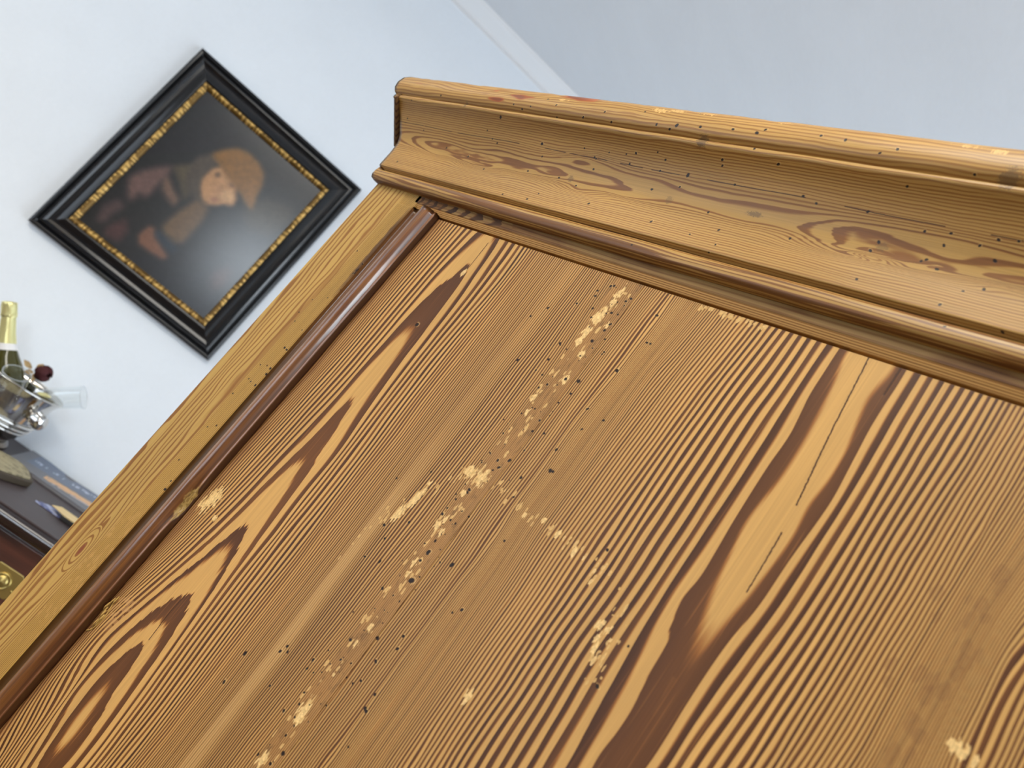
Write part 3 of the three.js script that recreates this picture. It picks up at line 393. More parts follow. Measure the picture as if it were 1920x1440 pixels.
  const g = new THREE.BufferGeometry(); g.setAttribute('position', new THREE.Float32BufferAttribute(pos, 3)); g.setAttribute('uv', new THREE.Float32BufferAttribute(uv, 2)); g.setIndex(idx); g.computeVertexNormals();
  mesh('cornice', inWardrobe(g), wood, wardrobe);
  // return boards (z, y outline), sawn off at a slant in front
  const returnBoard = (x0, x1) => {
    const s = new THREE.Shape(); s.moveTo(-0.418, 0.385); s.lineTo(-0.461, 0.347); s.lineTo(BACK, 0.347); s.lineTo(BACK, 0.424); s.lineTo(-0.43, 0.424); s.closePath();
    const g = new THREE.ExtrudeGeometry(s, { depth: x1 - x0, bevelEnabled: true, bevelSize: 0.0008, bevelThickness: 0.0008, bevelSegments: 2 }).rotateY(-Math.PI / 2);
    const p = g.attributes.position; for (let i = 0; i < p.count; i++) p.setX(i, p.getX(i) + x1);
    return plainUV(g);
  };
  mesh('return_board', inWardrobe(returnBoard(-0.8424, -0.8392)), darkWood, wardrobe).userData.label = 'dark sawn return board behind the cornice end';
  mesh('return_board', inWardrobe(returnBoard(RIGHT + 0.0292, RIGHT + 0.0324)), darkWood, wardrobe);
}

// --- the door: worn edge strip, dark varnished bead, boards
const door = part('door', wardrobe);
{
  const top = 0.2672, bottom = FOOT + 0.11, doorRight = RIGHT - 0.097;
  const strip = (x0, x1) => stileUV(span(x0, x1, bottom, 0.2685, FACE - 0.006, FACE + 0.0016, 0.0012));
  mesh('edge_strip', inWardrobe(strip(-0.744, -0.7155)), stileWood, door).userData.label = 'worn straight-grained strip beside the dark bead';
  mesh('edge_strip', inWardrobe(strip(doorRight + 0.02, doorRight + 0.0485)), stileWood, door);

  // bead profile: x, z
  const bead = [[-0.7154, 0.0010], [-0.7151, -0.0025], [-0.7135, -0.0042], [-0.7085, -0.0044], [-0.7035, -0.0036], [-0.7000, -0.0010], [-0.6970, 0.0028], [-0.6935, 0.0066], [-0.6895, 0.0095], [-0.6850, 0.0110], [-0.6808, 0.0108], [-0.6775, 0.0092], [-0.6750, 0.0066], [-0.6732, 0.0040], [-0.6722, 0.0036], [-0.6706, 0.0040], [-0.6698, 0.0030], [-0.6697, -0.001], [-0.6697, -0.0034]].map(([x, z]) => [x, FACE + z]);
  const arc = [0]; for (let i = 1; i < bead.length; i++) arc.push(arc[i - 1] + Math.hypot(bead[i][0] - bead[i - 1][0], bead[i][1] - bead[i - 1][1]));
  const A = arc[arc.length - 1];
  const pic = new Picture(256, 2048).fill((x, y, out) => {
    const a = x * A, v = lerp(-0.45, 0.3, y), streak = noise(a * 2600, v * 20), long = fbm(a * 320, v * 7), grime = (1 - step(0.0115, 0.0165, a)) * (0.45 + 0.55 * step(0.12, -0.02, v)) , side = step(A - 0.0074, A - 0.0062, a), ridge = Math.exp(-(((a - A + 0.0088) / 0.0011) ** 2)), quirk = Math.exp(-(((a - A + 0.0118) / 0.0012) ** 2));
    let r = lerp(92, 150, long), g = lerp(56, 96, long), b = lerp(26, 46, long);
    const red = step(0.45, 0.65, fbm(a * 180, v * 14 + 4)); r -= 16 * red; g -= 14 * red; b -= 6 * red;
    const mixTo = (c, t) => { r += (c[0] - r) * t; g += (c[1] - g) * t; b += (c[2] - b) * t; };
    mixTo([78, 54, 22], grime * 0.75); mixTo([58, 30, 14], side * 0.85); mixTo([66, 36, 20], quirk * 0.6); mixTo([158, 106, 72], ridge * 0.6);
    const chipEdge = 0.012 + 0.02 * Math.exp(-(((v + 0.122) / 0.03) ** 2)) * 1.1, chip = step(0.55, 0.75, Math.exp(-(((v + 0.124) / 0.032) ** 2) - ((a - (A - 0.0085)) / 0.0085) ** 2) + 0.5 * (fbm(a * 300, v * 160) - 0.5));
    const wearTop = step(0.42, 0.7, fbm(a * 90, v * 22 + 9)) * step(0.1, 0.25, v) * step(0.012, 0.016, a) * (1 - side) * 0.6;
    mixTo([172, 112, 56], wearTop);
    mixTo(noise(a * 900, v * 400) > 0.5 ? [176, 144, 82] : [142, 112, 56], chip);
    const s = 0.9 + 0.18 * streak; out[0] = r * s; out[1] = g * s; out[2] = b * s;
    out[3] = 0.5 + 0.1 * streak - 0.25 * chip + 0.14 * (fbm(a * 500, v * 60) - 0.5);
  });
  holes(pic, [[180, 2300, 1], [230, 1700, 1], [260, 1200, 0.9], [150, 800, 1], [330, 400, 1], [210, -300, 0.9], [160, -2200, 1.1], [240, -2700, 0.9], [300, 2050, 1]], (a) => a / A, (v) => (v + 0.45) / 0.75, A, 0.75, 0.0009);
  const beadWood = new THREE.MeshPhysicalMaterial({ ...pic.textures(), bumpScale: 0.0003, roughness: 0.36, clearcoat: 0.85, clearcoatRoughness: 0.14 });
  const makeBead = (mirror) => {
    const pos = [], uv = [], idx = [], NY = 150, W = bead.length, at = (x) => (mirror ? doorRight + 0.02 - 0.7154 - x : x);
    for (let i = 0; i <= NY; i++) for (let j = 0; j < W; j++) {
      const y = i < 8 ? lerp(bottom, -0.5, i / 8) : lerp(-0.5, 0.2702, (i - 8) / (NY - 8)), k = j > 4 && j < 16 ? 0.0005 * (fbm(y * 40, j * 0.7) - 0.5) : 0;
      const bite = j > 11 && j < 17 ? 0.0035 * Math.exp(-(((y + 0.125) / 0.022) ** 2)) * (0.6 + 0.8 * noise(y * 260, j)) : 0;
      pos.push(at(bead[j][0]) + (mirror ? bite : -bite) * 0.6, y, bead[j][1] + k - bite); uv.push(arc[j] / A, (y + 0.45) / 0.75);
    }
    for (let i = 0; i < NY; i++) for (let j = 0; j < W - 1; j++) { const a = i * W + j, b = a + W; mirror ? idx.push(a, b, a + 1, b, b + 1, a + 1) : idx.push(a, a + 1, b, b, a + 1, b + 1); }
    const c = pos.length / 3; pos.push(at(-0.6935), 0.2702, FACE - 0.007); uv.push(0.2, 0.96);
    for (let j = 0; j < W - 1; j++) { const a = NY * W + j; mirror ? idx.push(c, a, a + 1) : idx.push(c, a + 1, a); }
    const g = new THREE.BufferGeometry(); g.setAttribute('position', new THREE.Float32BufferAttribute(pos, 3)); g.setAttribute('uv', new THREE.Float32BufferAttribute(uv, 2)); g.setIndex(idx); g.computeVertexNormals(); return g;
  };
  mesh('bead', inWardrobe(makeBead(false)), beadWood, door).userData.label = 'dark varnished rounded bead with a chipped edge';
  mesh('bead', inWardrobe(makeBead(true)), beadWood, door);
  // boards of the door panel
  const board = (u0, u1, m, U, V) => mesh('board', inWardrobe(flatUV(span(u0, u1, bottom, top, PANEL - 0.02, PANEL, 0.0006), (x) => (x - U[0]) / (U[1] - U[0]), (x, y) => (y - V[0]) / (V[1] - V[0]))), m, door);
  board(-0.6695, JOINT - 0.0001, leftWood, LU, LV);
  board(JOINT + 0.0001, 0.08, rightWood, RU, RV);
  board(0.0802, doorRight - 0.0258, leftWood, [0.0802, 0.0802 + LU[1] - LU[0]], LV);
  // a torn splinter standing on the panel by the bead
  const splinter = [];
  const rnd = random(5);
  for (let i = 0; i < 9; i++) {
    const v = -0.262 + 0.026 * (i / 8), u = -0.6655 + 0.003 * Math.sin(i * 0.9) + 0.002 * rnd(), c = new THREE.CatmullRomCurve3([new THREE.Vector3(u, v, PANEL), new THREE.Vector3(u + 0.0012, v + 0.004, PANEL + 0.0012 + 0.001 * rnd()), new THREE.Vector3(u + 0.0004, v + 0.009, PANEL + 0.0004)]);
    splinter.push(new THREE.TubeGeometry(c, 8, 0.0006 + 0.0005 * rnd(), 5));
  }
  const rim = new THREE.CatmullRomCurve3([[-0.667, -0.268], [-0.6625, -0.264], [-0.6595, -0.254], [-0.6590, -0.246], [-0.6615, -0.238], [-0.6640, -0.232]].map(([u, v]) => new THREE.Vector3(u, v, PANEL + 0.0003)));
  splinter.push(new THREE.TubeGeometry(rim, 30, 0.0007, 6));
  mesh('splinter', inWardrobe(mergeGeometries(splinter)), new THREE.MeshStandardMaterial({ color: srgb(176, 140, 72), roughness: 0.8 }), door).userData.label = 'torn yellowish splinter at the bead';
}

// ---------------------------------------------------------------- the room
const plaster = (() => {
  const pic = new Picture(512, 512).fill((x, y, out) => { const n = 0.985 + 0.02 * fbm(x * 12, y * 12) + 0.006 * noise(x * 200, y * 200); out[0] = 232 * n; out[1] = 238 * n; out[2] = 244 * n; out[3] = 0.5 + 0.35 * (fbm(x * 60, y * 60) - 0.5) + 0.15 * noise(x * 220, y * 220); });
  return pic.textures();
})();
const wallPaint = new THREE.MeshStandardMaterial({ ...plaster, bumpScale: 0.0004, roughness: 0.92 });
const ceilingPaint = new THREE.MeshStandardMaterial({ ...plaster, bumpScale: 0.0004, roughness: 0.95, color: new THREE.Color(1, 1, 1) });
const trimPaint = new THREE.MeshStandardMaterial({ color: srgb(240, 242, 244), roughness: 0.7 });
const TOP = ROOM.top, THICK = 0.2;
function inRoom(g) { return g.rotateY(TURN).translate(place(0, 0, 0).x, 0, place(0, 0, 0).z); }   // shapes written as (s, height, q)
const slab = (s0, s1, y0, y1, q0, q1) => { const g = new THREE.BoxGeometry(s1 - s0, y1 - y0, q1 - q0).translate((s0 + s1) / 2, (y0 + y1) / 2, (q0 + q1) / 2); return flatUV(g, (x, y, z) => (x + z) / 1.3, (x, y, z) => (y + z * 0.7) / 1.3); };
const { s0, s1, q1 } = ROOM;
structure('wall_front', inRoom(slab(s0 - THICK, s1 + THICK, 0, TOP, -THICK, 0)), wallPaint);
const farPaint = new THREE.MeshStandardMaterial({ color: srgb(128, 116, 104), roughness: 0.9 });      // the rest of the shop, crowded and dark
{
  const r = WINDOW_RIGHT, l = WINDOW_LEFT, b = WINDOW_BACK;
  const across = (a0, a1, w) => mergeGeometries([slab(a0, a1, 0, w.y0, 0, q1), slab(a0, a1, w.y1, TOP, 0, q1), slab(a0, a1, w.y0, w.y1, 0, w.q0), slab(a0, a1, w.y0, w.y1, w.q1, q1)]);
  structure('wall_right', inRoom(across(s1, s1 + THICK, r)), farPaint);
  structure('wall_left', inRoom(across(s0 - THICK, s0, l)), farPaint);
  structure('wall_back', inRoom(mergeGeometries([slab(s0 - THICK, s1 + THICK, 0, b.y0, q1, q1 + THICK), slab(s0 - THICK, s1 + THICK, b.y1, TOP, q1, q1 + THICK), slab(s0 - THICK, b.s0, b.y0, b.y1, q1, q1 + THICK), slab(b.s1, s1 + THICK, b.y0, b.y1, q1, q1 + THICK)])), farPaint);
  const glass = new THREE.MeshPhysicalMaterial({ color: 0xffffff, transmission: 1, thickness: 0, roughness: 0, ior: 1.5 });
  const bars = (y0, y1, a0, a1, make) => { const t = 0.05, mid = (a0 + a1) / 2; return mergeGeometries([make(a0, a1, y0, y0 + t), make(a0, a1, y1 - t, y1), make(a0, a0 + t, y0 + t, y1 - t), make(a1 - t, a1, y0 + t, y1 - t), make(mid - t / 2, mid + t / 2, y0 + t, y1 - t)]); };
  const end = (name, w, f, p) => {
    const o = structure(name, inRoom(bars(w.y0, w.y1, w.q0, w.q1, (a, c, y0, y1) => slab(f, f + 0.06, y0, y1, a, c))), trimPaint);
    mesh('pane', inRoom(slab(p, p + 0.004, w.y0 + 0.04, w.y1 - 0.04, w.q0 + 0.04, w.q1 - 0.04)), glass, o);
  };
  end('window_1', r, s1 + 0.08, s1 + 0.108); end('window_2', l, s0 - 0.14, s0 - 0.112);
  const f3 = structure('window_3', inRoom(bars(b.y0, b.y1, b.s0, b.s1, (a, c, y0, y1) => slab(a, c, y0, y1, q1 + 0.08, q1 + 0.14))), trimPaint);
  mesh('pane', inRoom(slab(b.s0 + 0.04, b.s1 - 0.04, b.y0 + 0.04, b.y1 - 0.04, q1 + 0.108, q1 + 0.112)), glass, f3);
}
structure('ceiling', inRoom(slab(s0 - THICK, s1 + THICK, TOP, TOP + THICK, -THICK, q1 + THICK)), ceilingPaint);
{
  const pic = new Picture(1024, 512).fill((x, y, out) => { const u = x * 2, v = y * 1, D = latewood(u * 90 + 1.6 * fbm(v * 3, u * 20), 0.09, () => 0.4, 61) * 0.5, n = noise(u * 900, v * 9); woodColour(out, D, 0.5, 0.94 + 0.1 * n); out[3] = 0.5 + 0.1 * n; });
  const t = pic.textures(THREE.RepeatWrapping), floorWood = new THREE.MeshStandardMaterial({ ...t, bumpScale: 0.0003, roughness: 0.5 });
  const g = flatUV(new THREE.BoxGeometry(s1 - s0 + 2 * THICK, THICK, q1 + 2 * THICK).translate((s0 + s1) / 2, -THICK / 2, q1 / 2), (x, y, z) => z / 2, (x) => x);
  structure('floor', inRoom(g), floorWood);
}
// cove strip where the painted wall meets the ceiling: a shallow board with a shadow gap below
{
  const s = new THREE.Shape(); s.moveTo(0, EYE + 1.256); s.lineTo(0.012, EYE + 1.262); s.lineTo(0.014, EYE + 1.268); s.lineTo(0.016, EYE + 1.31); s.lineTo(0.02, EYE + 1.3218); s.lineTo(0, EYE + 1.3218); s.closePath();
  const g = new THREE.ExtrudeGeometry(s, { depth: s1 - s0, bevelEnabled: false }).rotateY(-Math.PI / 2);       // x = -depth, z = outline x
  const p = g.attributes.position; for (let i = 0; i < p.count; i++) p.setX(i, p.getX(i) + s1);
  structure('trim_1', inRoom(g), trimPaint);
}
structure('baseboard_front', inRoom(slab(s0, s1, 0, 0.09, 0, 0.015)), trimPaint);

// warm spots on the ceiling, outside the picture; they show in the gloss of the cornice and the silver
function ceilingLamp(s, q, power, label) {
  const t = thing('ceiling_lamp', label, 'lamp', place(s, q, TOP - 0.0005), TURN);
  const metal = new THREE.MeshStandardMaterial({ color: srgb(225, 225, 225), metalness: 0.3, roughness: 0.4 });
  mesh('housing', new THREE.LatheGeometry([[0.001, -0.001], [0.06, -0.001], [0.062, -0.01], [0.06, -0.03], [0.05, -0.04], [0.048, -0.028], [0.001, -0.028]].map(([x, y]) => new THREE.Vector2(x, y)), 40), metal, t);
  const glow = new THREE.MeshStandardMaterial({ color: 0xffffff, emissive: new THREE.Color(1, 0.78, 0.5), emissiveIntensity: 6 });
  mesh('bulb', new THREE.SphereGeometry(0.032, 24, 12, 0, Math.PI * 2, Math.PI / 2, Math.PI / 2).translate(0, -0.03, 0), glow, t);
  const l = new THREE.SpotLight(new THREE.Color(1, 0.80, 0.56), power, 0, 1.2, 0.6); l.name = 'lamp_light'; l.position.set(0, -0.075, 0); l.shadow.radius = 2; l.castShadow = true;
  const target = new THREE.Object3D(); target.name = 'lamp_aim'; target.position.set(0, -1.5, 0); t.add(target); l.target = target; t.add(l);
}
ceilingLamp(-1.64, 1.45, 3.2, 'round ceiling spot lamp left of the wardrobe, nearest the painted wall');
ceilingLamp(-1.92, 1.76, 3.2, 'round ceiling spot lamp left of the wardrobe, farthest to the left');
ceilingLamp(-1.42, 2.2, 3.2, 'round ceiling spot lamp left of the wardrobe, farthest from the painted wall');
ceilingLamp(0.9, 3.6, 6, 'round ceiling spot lamp to the right behind the camera');

// flat ceiling panels
const PANEL_LABELS = ['flat white ceiling panel lamp above the camera in front of the wardrobe', 'unseen flat panel light added to brighten the wall left of the painting', 'flat white ceiling panel lamp at the back of the room'];
PANELS.forEach(([s, q, ls, lq, power], i) => {
  const t = thing('ceiling_panel', PANEL_LABELS[i], 'lamp', place(s, q, TOP - 0.0005), TURN);
  mesh('frame', mergeGeometries([span(-ls / 2 - 0.015, ls / 2 + 0.015, -0.022, -0.001, -lq / 2 - 0.015, -lq / 2), span(-ls / 2 - 0.015, ls / 2 + 0.015, -0.022, -0.001, lq / 2, lq / 2 + 0.015), span(-ls / 2 - 0.015, -ls / 2, -0.022, -0.001, -lq / 2, lq / 2), span(ls / 2, ls / 2 + 0.015, -0.022, -0.001, -lq / 2, lq / 2)]), trimPaint, t);
  mesh('diffuser', span(-ls / 2, ls / 2, -0.018, -0.002, -lq / 2, lq / 2), new THREE.MeshStandardMaterial({ color: 0xffffff, emissive: new THREE.Color(1, 0.95, 0.85), emissiveIntensity: 1 }), t);
  const l = new THREE.RectAreaLight(new THREE.Color(1.0, 0.96, 0.88), power, ls - 0.02, lq - 0.02); l.name = 'panel_light'; l.position.set(0, -0.026, 0); l.rotation.x = -Math.PI / 2; t.add(l);
});

// ---------------------------------------------------------------- framed painting on the wall
{
  const S0 = -0.7205, S1 = -0.1745, Y0 = EYE - 0.0095, Y1 = EYE + 0.628, W = S1 - S0, H = Y1 - Y0;
  const t = thing('framed_painting', 'old dark painting of a hooded figure in a black frame with a gilt inner edge', 'painting', place((S0 + S1) / 2, 0.001, (Y0 + Y1) / 2), TURN);
  // profile: inset from the outer edge, height above the wall
  const black = [[0, 0], [0, 0.017], [0.0025, 0.0205], [0.006, 0.022], [0.0105, 0.021], [0.0125, 0.0175], [0.0145, 0.0155], [0.0165, 0.0165], [0.018, 0.0205], [0.021, 0.0225], [0.0245, 0.0225], [0.027, 0.0195], [0.030, 0.0165], [0.037, 0.0145], [0.045, 0.0155], [0.053, 0.0185], [0.059, 0.0200], [0.0635, 0.0190], [0.0645, 0.012]];
  const gilt = [[0.0640, 0.012], [0.0645, 0.0175], [0.0665, 0.0205], [0.0695, 0.0215], [0.0730, 0.0210], [0.0760, 0.0190], [0.0785, 0.0160], [0.0800, 0.0135], [0.0803, 0.0110]];
  const side = (prof, k, bumps) => {                                 // one mitred side, k = 0 bottom, 1 right, 2 top, 3 left
    const horizontal = k % 2 === 0, half = (horizontal ? W : H) / 2, off = (horizontal ? H : W) / 2, N = bumps ? 190 : 10, M = prof.length, pos = [], uv = [], idx = [];
    for (let i = 0; i <= N; i++) for (let j = 0; j < M; j++) {
      const [d, h0] = prof[j], along = lerp(-(half - d), half - d, i / N);
      let h = h0;
      if (bumps && j > 0 && j < M - 2) { const a = (along + 2) / 0.0085, c = Math.abs(Math.sin(a * Math.PI)), e = noise(a * 2.3, j * 1.4 + k * 7); h += 0.0016 * (c * 0.7 + e * 0.8 - 0.8) * (0.6 + 0.8 * noise(along * 40, k + 3)); }
      const x = along, y = -(off - d), c = [[x, y], [-y, x], [-x, -y], [y, -x]][k];
      pos.push(c[0], c[1], h); uv.push(along / 0.1, d / 0.1);
    }
    for (let i = 0; i < N; i++) for (let j = 0; j < M - 1; j++) { const a = i * M + j, b = a + M; idx.push(a, b, a + 1, b, b + 1, a + 1); }
    const g = new THREE.BufferGeometry(); g.setAttribute('position', new THREE.Float32BufferAttribute(pos, 3)); g.setAttribute('uv', new THREE.Float32BufferAttribute(uv, 2)); g.setIndex(idx);
    const c = bumps ? g : g.toNonIndexed(); c.computeVertexNormals(); return c;
  };
  const lacquer = (() => {
    const pic = new Picture(256, 256).fill((x, y, out) => { const n = fbm(x * 6, y * 30), w = step(0.66, 0.8, fbm(x * 3 + 5, y * 18)) * 0.35; out[0] = 11 + 5 * n + 50 * w; out[1] = 13 + 4 * n + 32 * w; out[2] = 17 + 4 * n + 18 * w; out[3] = 0.5; });
    const m = pic.textures(THREE.MirroredRepeatWrapping, false);
    return new THREE.MeshPhysicalMaterial({ map: m.map, roughness: 0.4, specularIntensity: 0.3, clearcoat: 0.7, clearcoatRoughness: 0.16 });
  })();
  const gold = (() => {
    const pic = new Picture(256, 64).fill((x, y, out) => { const n = fbm(x * 30, y * 9), d = step(0.35, 0.6, noise(x * 24, y * 5)); out[0] = lerp(112, 232, d * n + 0.3 * d); out[1] = lerp(84, 190, d * n + 0.3 * d); out[2] = lerp(36, 112, d * n + 0.3 * d); out[3] = n; });
    return new THREE.MeshStandardMaterial({ ...pic.textures(), bumpScale: 0.001, metalness: 0.55, roughness: 0.4 });
  })();
  for (let k = 0; k < 4; k++) mesh('frame_side', side(black, k, false), lacquer, t);
  for (let k = 0; k < 4; k++) mesh('gilt_edge', side(gilt, k, true), gold, t).userData.label = 'carved gilt inner edge';
  // the painting itself: flat paint on canvas, laid in as soft shapes
  const N = 768, canvas = document.createElement('canvas'); canvas.width = canvas.height = N;
  const c = canvas.getContext('2d'), k = N / 1000;
  const base = c.createLinearGradient(0, 0, N, N); base.addColorStop(0, 'rgb(30,31,34)'); base.addColorStop(0.55, 'rgb(36,34,33)'); base.addColorStop(1, 'rgb(30,32,38)');
  c.fillStyle = base; c.fillRect(0, 0, N, N);
  const shape = (name, colour) => { c.fillStyle = colour; c.beginPath(); PAINTED[name].forEach(([x, y], i) => (i ? c.lineTo(x * k, y * k) : c.moveTo(x * k, y * k))); c.closePath(); c.fill(); };
  const blurred = (list, radius) => { for (const [n, col] of list) shape(n, col); blur(radius); };
  function blur(r) {
    const im = c.getImageData(0, 0, N, N), a = im.data, b = new Float32Array(N * N * 3);
    for (let pass = 0; pass < 2; pass++) for (let dir = 0; dir < 2; dir++) {
      for (let y = 0; y < N; y++) for (let ch = 0; ch < 3; ch++) {
        let s = 0; const at = (i) => { const q = clamp(i, 0, N - 1); return a[(dir ? q * N + y : y * N + q) * 4 + ch]; };
        for (let i = -r; i <= r; i++) s += at(i);
        for (let x = 0; x < N; x++) { b[(dir ? x * N + y : y * N + x) * 3 + ch] = s / (2 * r + 1); s += at(x + r + 1) - at(x - r); }
      }
      for (let i = 0; i < N * N; i++) for (let ch = 0; ch < 3; ch++) a[i * 4 + ch] = b[i * 3 + ch];
    }
    c.putImageData(im, 0, 0);
  }
  blurred([['glow', 'rgb(58,50,38)'], ['low', 'rgb(70,46,42)']], 22);
  blurred([['shoulder', 'rgb(100,76,70)'], ['sleeve', 'rgb(74,58,56)'], ['sleeveb', 'rgb(70,48,46)'], ['arm', 'rgb(98,76,54)']], 7);
  blurred([['scarf', 'rgb(76,66,50)'], ['fold', 'rgb(104,80,66)'], ['hoodin', 'rgb(72,62,52)'], ['cuff', 'rgb(40,46,54)']], 5);
  blurred([['hood', 'rgb(124,86,42)'], ['hand', 'rgb(112,76,58)']], 5);
  blurred([['face', 'rgb(166,122,82)']], 5);
  blurred([['cheek', 'rgb(184,142,98)'], ['nose', 'rgb(158,116,80)'], ['mouth', 'rgb(140,98,72)'], ['eye', 'rgb(84,66,50)'], ['eyeb', 'rgb(112,82,58)']], 7);
  const im = c.getImageData(0, 0, N, N).data, pic = new Picture(N, N).fill((x, y, out) => {
    const q = ((N - 1 - Math.floor(y * N)) * N + Math.floor(x * N)) * 4, n = 0.9 + 0.22 * fbm(x * 40, y * 60) + 0.08 * (noise(x * 300, y * 300) - 0.5);
    for (let ch = 0; ch < 3; ch++) out[ch] = im[q + ch] * n;
    out[3] = 0.5 + 0.3 * (noise(x * 210, y * 60) - 0.5) + 0.3 * (noise(x * 50, y * 230) - 0.5) + 0.5 * (fbm(x * 14, y * 14) - 0.5);
  });
  const paint = new THREE.MeshPhysicalMaterial({ ...pic.textures(), bumpScale: 0.0002, roughness: 0.7, specularIntensity: 0.35, clearcoat: 1, clearcoatRoughness: 0.2 });
  const d = 0.066, g = new THREE.BoxGeometry(W - 2 * d, H - 2 * d, 0.003).translate(0, 0, 0.0095);
  mesh('canvas', flatUV(g, (x) => (x + W / 2 - d) / (W - 2 * d), (x, y) => (y + H / 2 - d) / (H - 2 * d)), paint, t);
}

// ---------------------------------------------------------------- mahogany chest below the painting
const CHEST_TOP = EYE - 0.4505;
{
  const C0 = -0.86, C1 = 0.26, mid = (C0 + C1) / 2, t = thing('chest_of_drawers', 'polished dark mahogany chest with rounded top edge and brass plate, behind the wardrobe', 'chest', place(mid, 0, 0), TURN);
  const half = (C1 - C0) / 2;
  const pic = new Picture(512, 512).fill((x, y, out) => {
    const u = x * 1.2, v = y * 0.6, f = fbm(u * 5, v * 22), st = noise(u * 14, v * 700), b = step(0.45, 0.7, fbm(u * 9 + 3, v * 26 + 2));
    out[0] = lerp(66, 108, f) * (0.9 + 0.15 * st) - 22 * b; out[1] = lerp(38, 58, f) * (0.9 + 0.15 * st) - 10 * b; out[2] = lerp(32, 42, f) * (0.9 + 0.15 * st) - 4 * b; out[3] = 0.5;
  });
  const m = pic.textures(THREE.MirroredRepeatWrapping, false), mahogany = new THREE.MeshPhysicalMaterial({ map: m.map, roughness: 0.4, clearcoat: 0.7, clearcoatRoughness: 0.12 });
  const topPic = new Picture(512, 256).fill((x, y, out) => { const f = fbm(x * 8, y * 30), st = noise(x * 12, y * 400); out[0] = lerp(56, 66, f) + 5 * st; out[1] = lerp(48, 56, f) + 4 * st; out[2] = lerp(48, 56, f) + 4 * st; out[3] = 0.5; });
  const topWood = new THREE.MeshPhysicalMaterial({ map: topPic.textures(THREE.MirroredRepeatWrapping, false).map, roughness: 0.55, specularIntensity: 0.6, clearcoat: 0.15, clearcoatRoughness: 0.3 });
  const edge = new THREE.MeshPhysicalMaterial({ color: srgb(34, 20, 18), roughness: 0.25, clearcoat: 0.9, clearcoatRoughness: 0.08 });
  const uv = (g) => flatUV(g, (x) => x / 1.2 + 0.5, (x, y, z) => (y + z) / 0.6);
  mesh('carcass', uv(span(-half + 0.012, half - 0.012, 0.06, CHEST_TOP - 0.038, 0.006, 0.486, 0.003)), mahogany, t);
  mesh('plinth', uv(span(-half, half, 0, 0.06, 0.004, 0.5, 0.004)), mahogany, t);
  mesh('top_board', flatUV(span(-half - 0.004, half + 0.004, CHEST_TOP - 0.03, CHEST_TOP, 0.003, 0.512, 0.001), (x) => x / 1.2 + 0.5, (x, y, z) => z / 0.6), topWood, t).userData.label = 'dull grey-brown top';
  { // rounded moulding along the front, with a thin fillet above and below
    const s = new THREE.Shape(); s.moveTo(0.486, CHEST_TOP - 0.037); s.lineTo(0.507, CHEST_TOP - 0.037); s.lineTo(0.509, CHEST_TOP - 0.0345);
    s.absarc(0.5105, CHEST_TOP - 0.0185, 0.016, -Math.PI / 2, Math.PI / 2, false); s.lineTo(0.509, CHEST_TOP - 0.0005); s.lineTo(0.486, CHEST_TOP - 0.0005); s.closePath();
    const g = new THREE.ExtrudeGeometry(s, { depth: 2 * half + 0.03, bevelEnabled: false, curveSegments: 24 }).rotateY(-Math.PI / 2);
    const p = g.attributes.position; for (let i = 0; i < p.count; i++) p.setX(i, p.getX(i) + half + 0.015);
    mesh('moulding', g, edge, t).userData.label = 'glossy near-black rounded moulding';
  }
  const brass = new THREE.MeshStandardMaterial({ color: srgb(188, 168, 104), metalness: 0.85, roughness: 0.32 });
  const drawer = (y0, y1) => mesh('drawer', uv(span(-half + 0.02, half - 0.02, y0, y1, 0.480, 0.494, 0.003)), mahogany, t);
  const first = drawer(CHEST_TOP - 0.235, CHEST_TOP - 0.044); drawer(CHEST_TOP - 0.5, CHEST_TOP - 0.245); drawer(0.075, CHEST_TOP - 0.51);
  // brass plate with a turned boss
  for (const s of [-0.147, -0.452]) {
    const a = part('brass_plate', t), x = s - mid, y = CHEST_TOP - 0.1205, w = 0.038, h = 0.026, k = 0.014;
    const o = new THREE.Shape(); [[-w + k, -h], [w - k, -h], [w, -h + k], [w, h - k], [w - k, h], [-w + k, h], [-w, h - k], [-w, -h + k]].forEach(([u, v], i) => (i ? o.lineTo(u, v) : o.moveTo(u, v))); o.closePath();
    mesh('plate', new THREE.ExtrudeGeometry(o, { depth: 0.0015, bevelEnabled: true, bevelSize: 0.0012, bevelThickness: 0.001, bevelSegments: 3 }).translate(x, y, 0.4945), brass, a);
    mesh('boss', new THREE.LatheGeometry([[0.0001, 0.008], [0.003, 0.0078], [0.004, 0.0062], [0.0075, 0.0058], [0.0105, 0.0040], [0.011, 0.0022], [0.0125, 0.0022], [0.0138, 0.0042], [0.0155, 0.0046], [0.017, 0.0032], [0.0172, 0]].map(([r, z]) => new THREE.Vector2(r, z)).reverse(), 40).rotateX(Math.PI / 2).translate(x, y, 0.4968), brass, a);
    for (const dx of [-0.027, 0.027]) mesh('pin', new THREE.SphereGeometry(0.003, 14, 8).scale(1, 1, 0.6).translate(x + dx, y + (dx < 0 ? 0.008 : -0.008), 0.497), brass, a);
  }
}

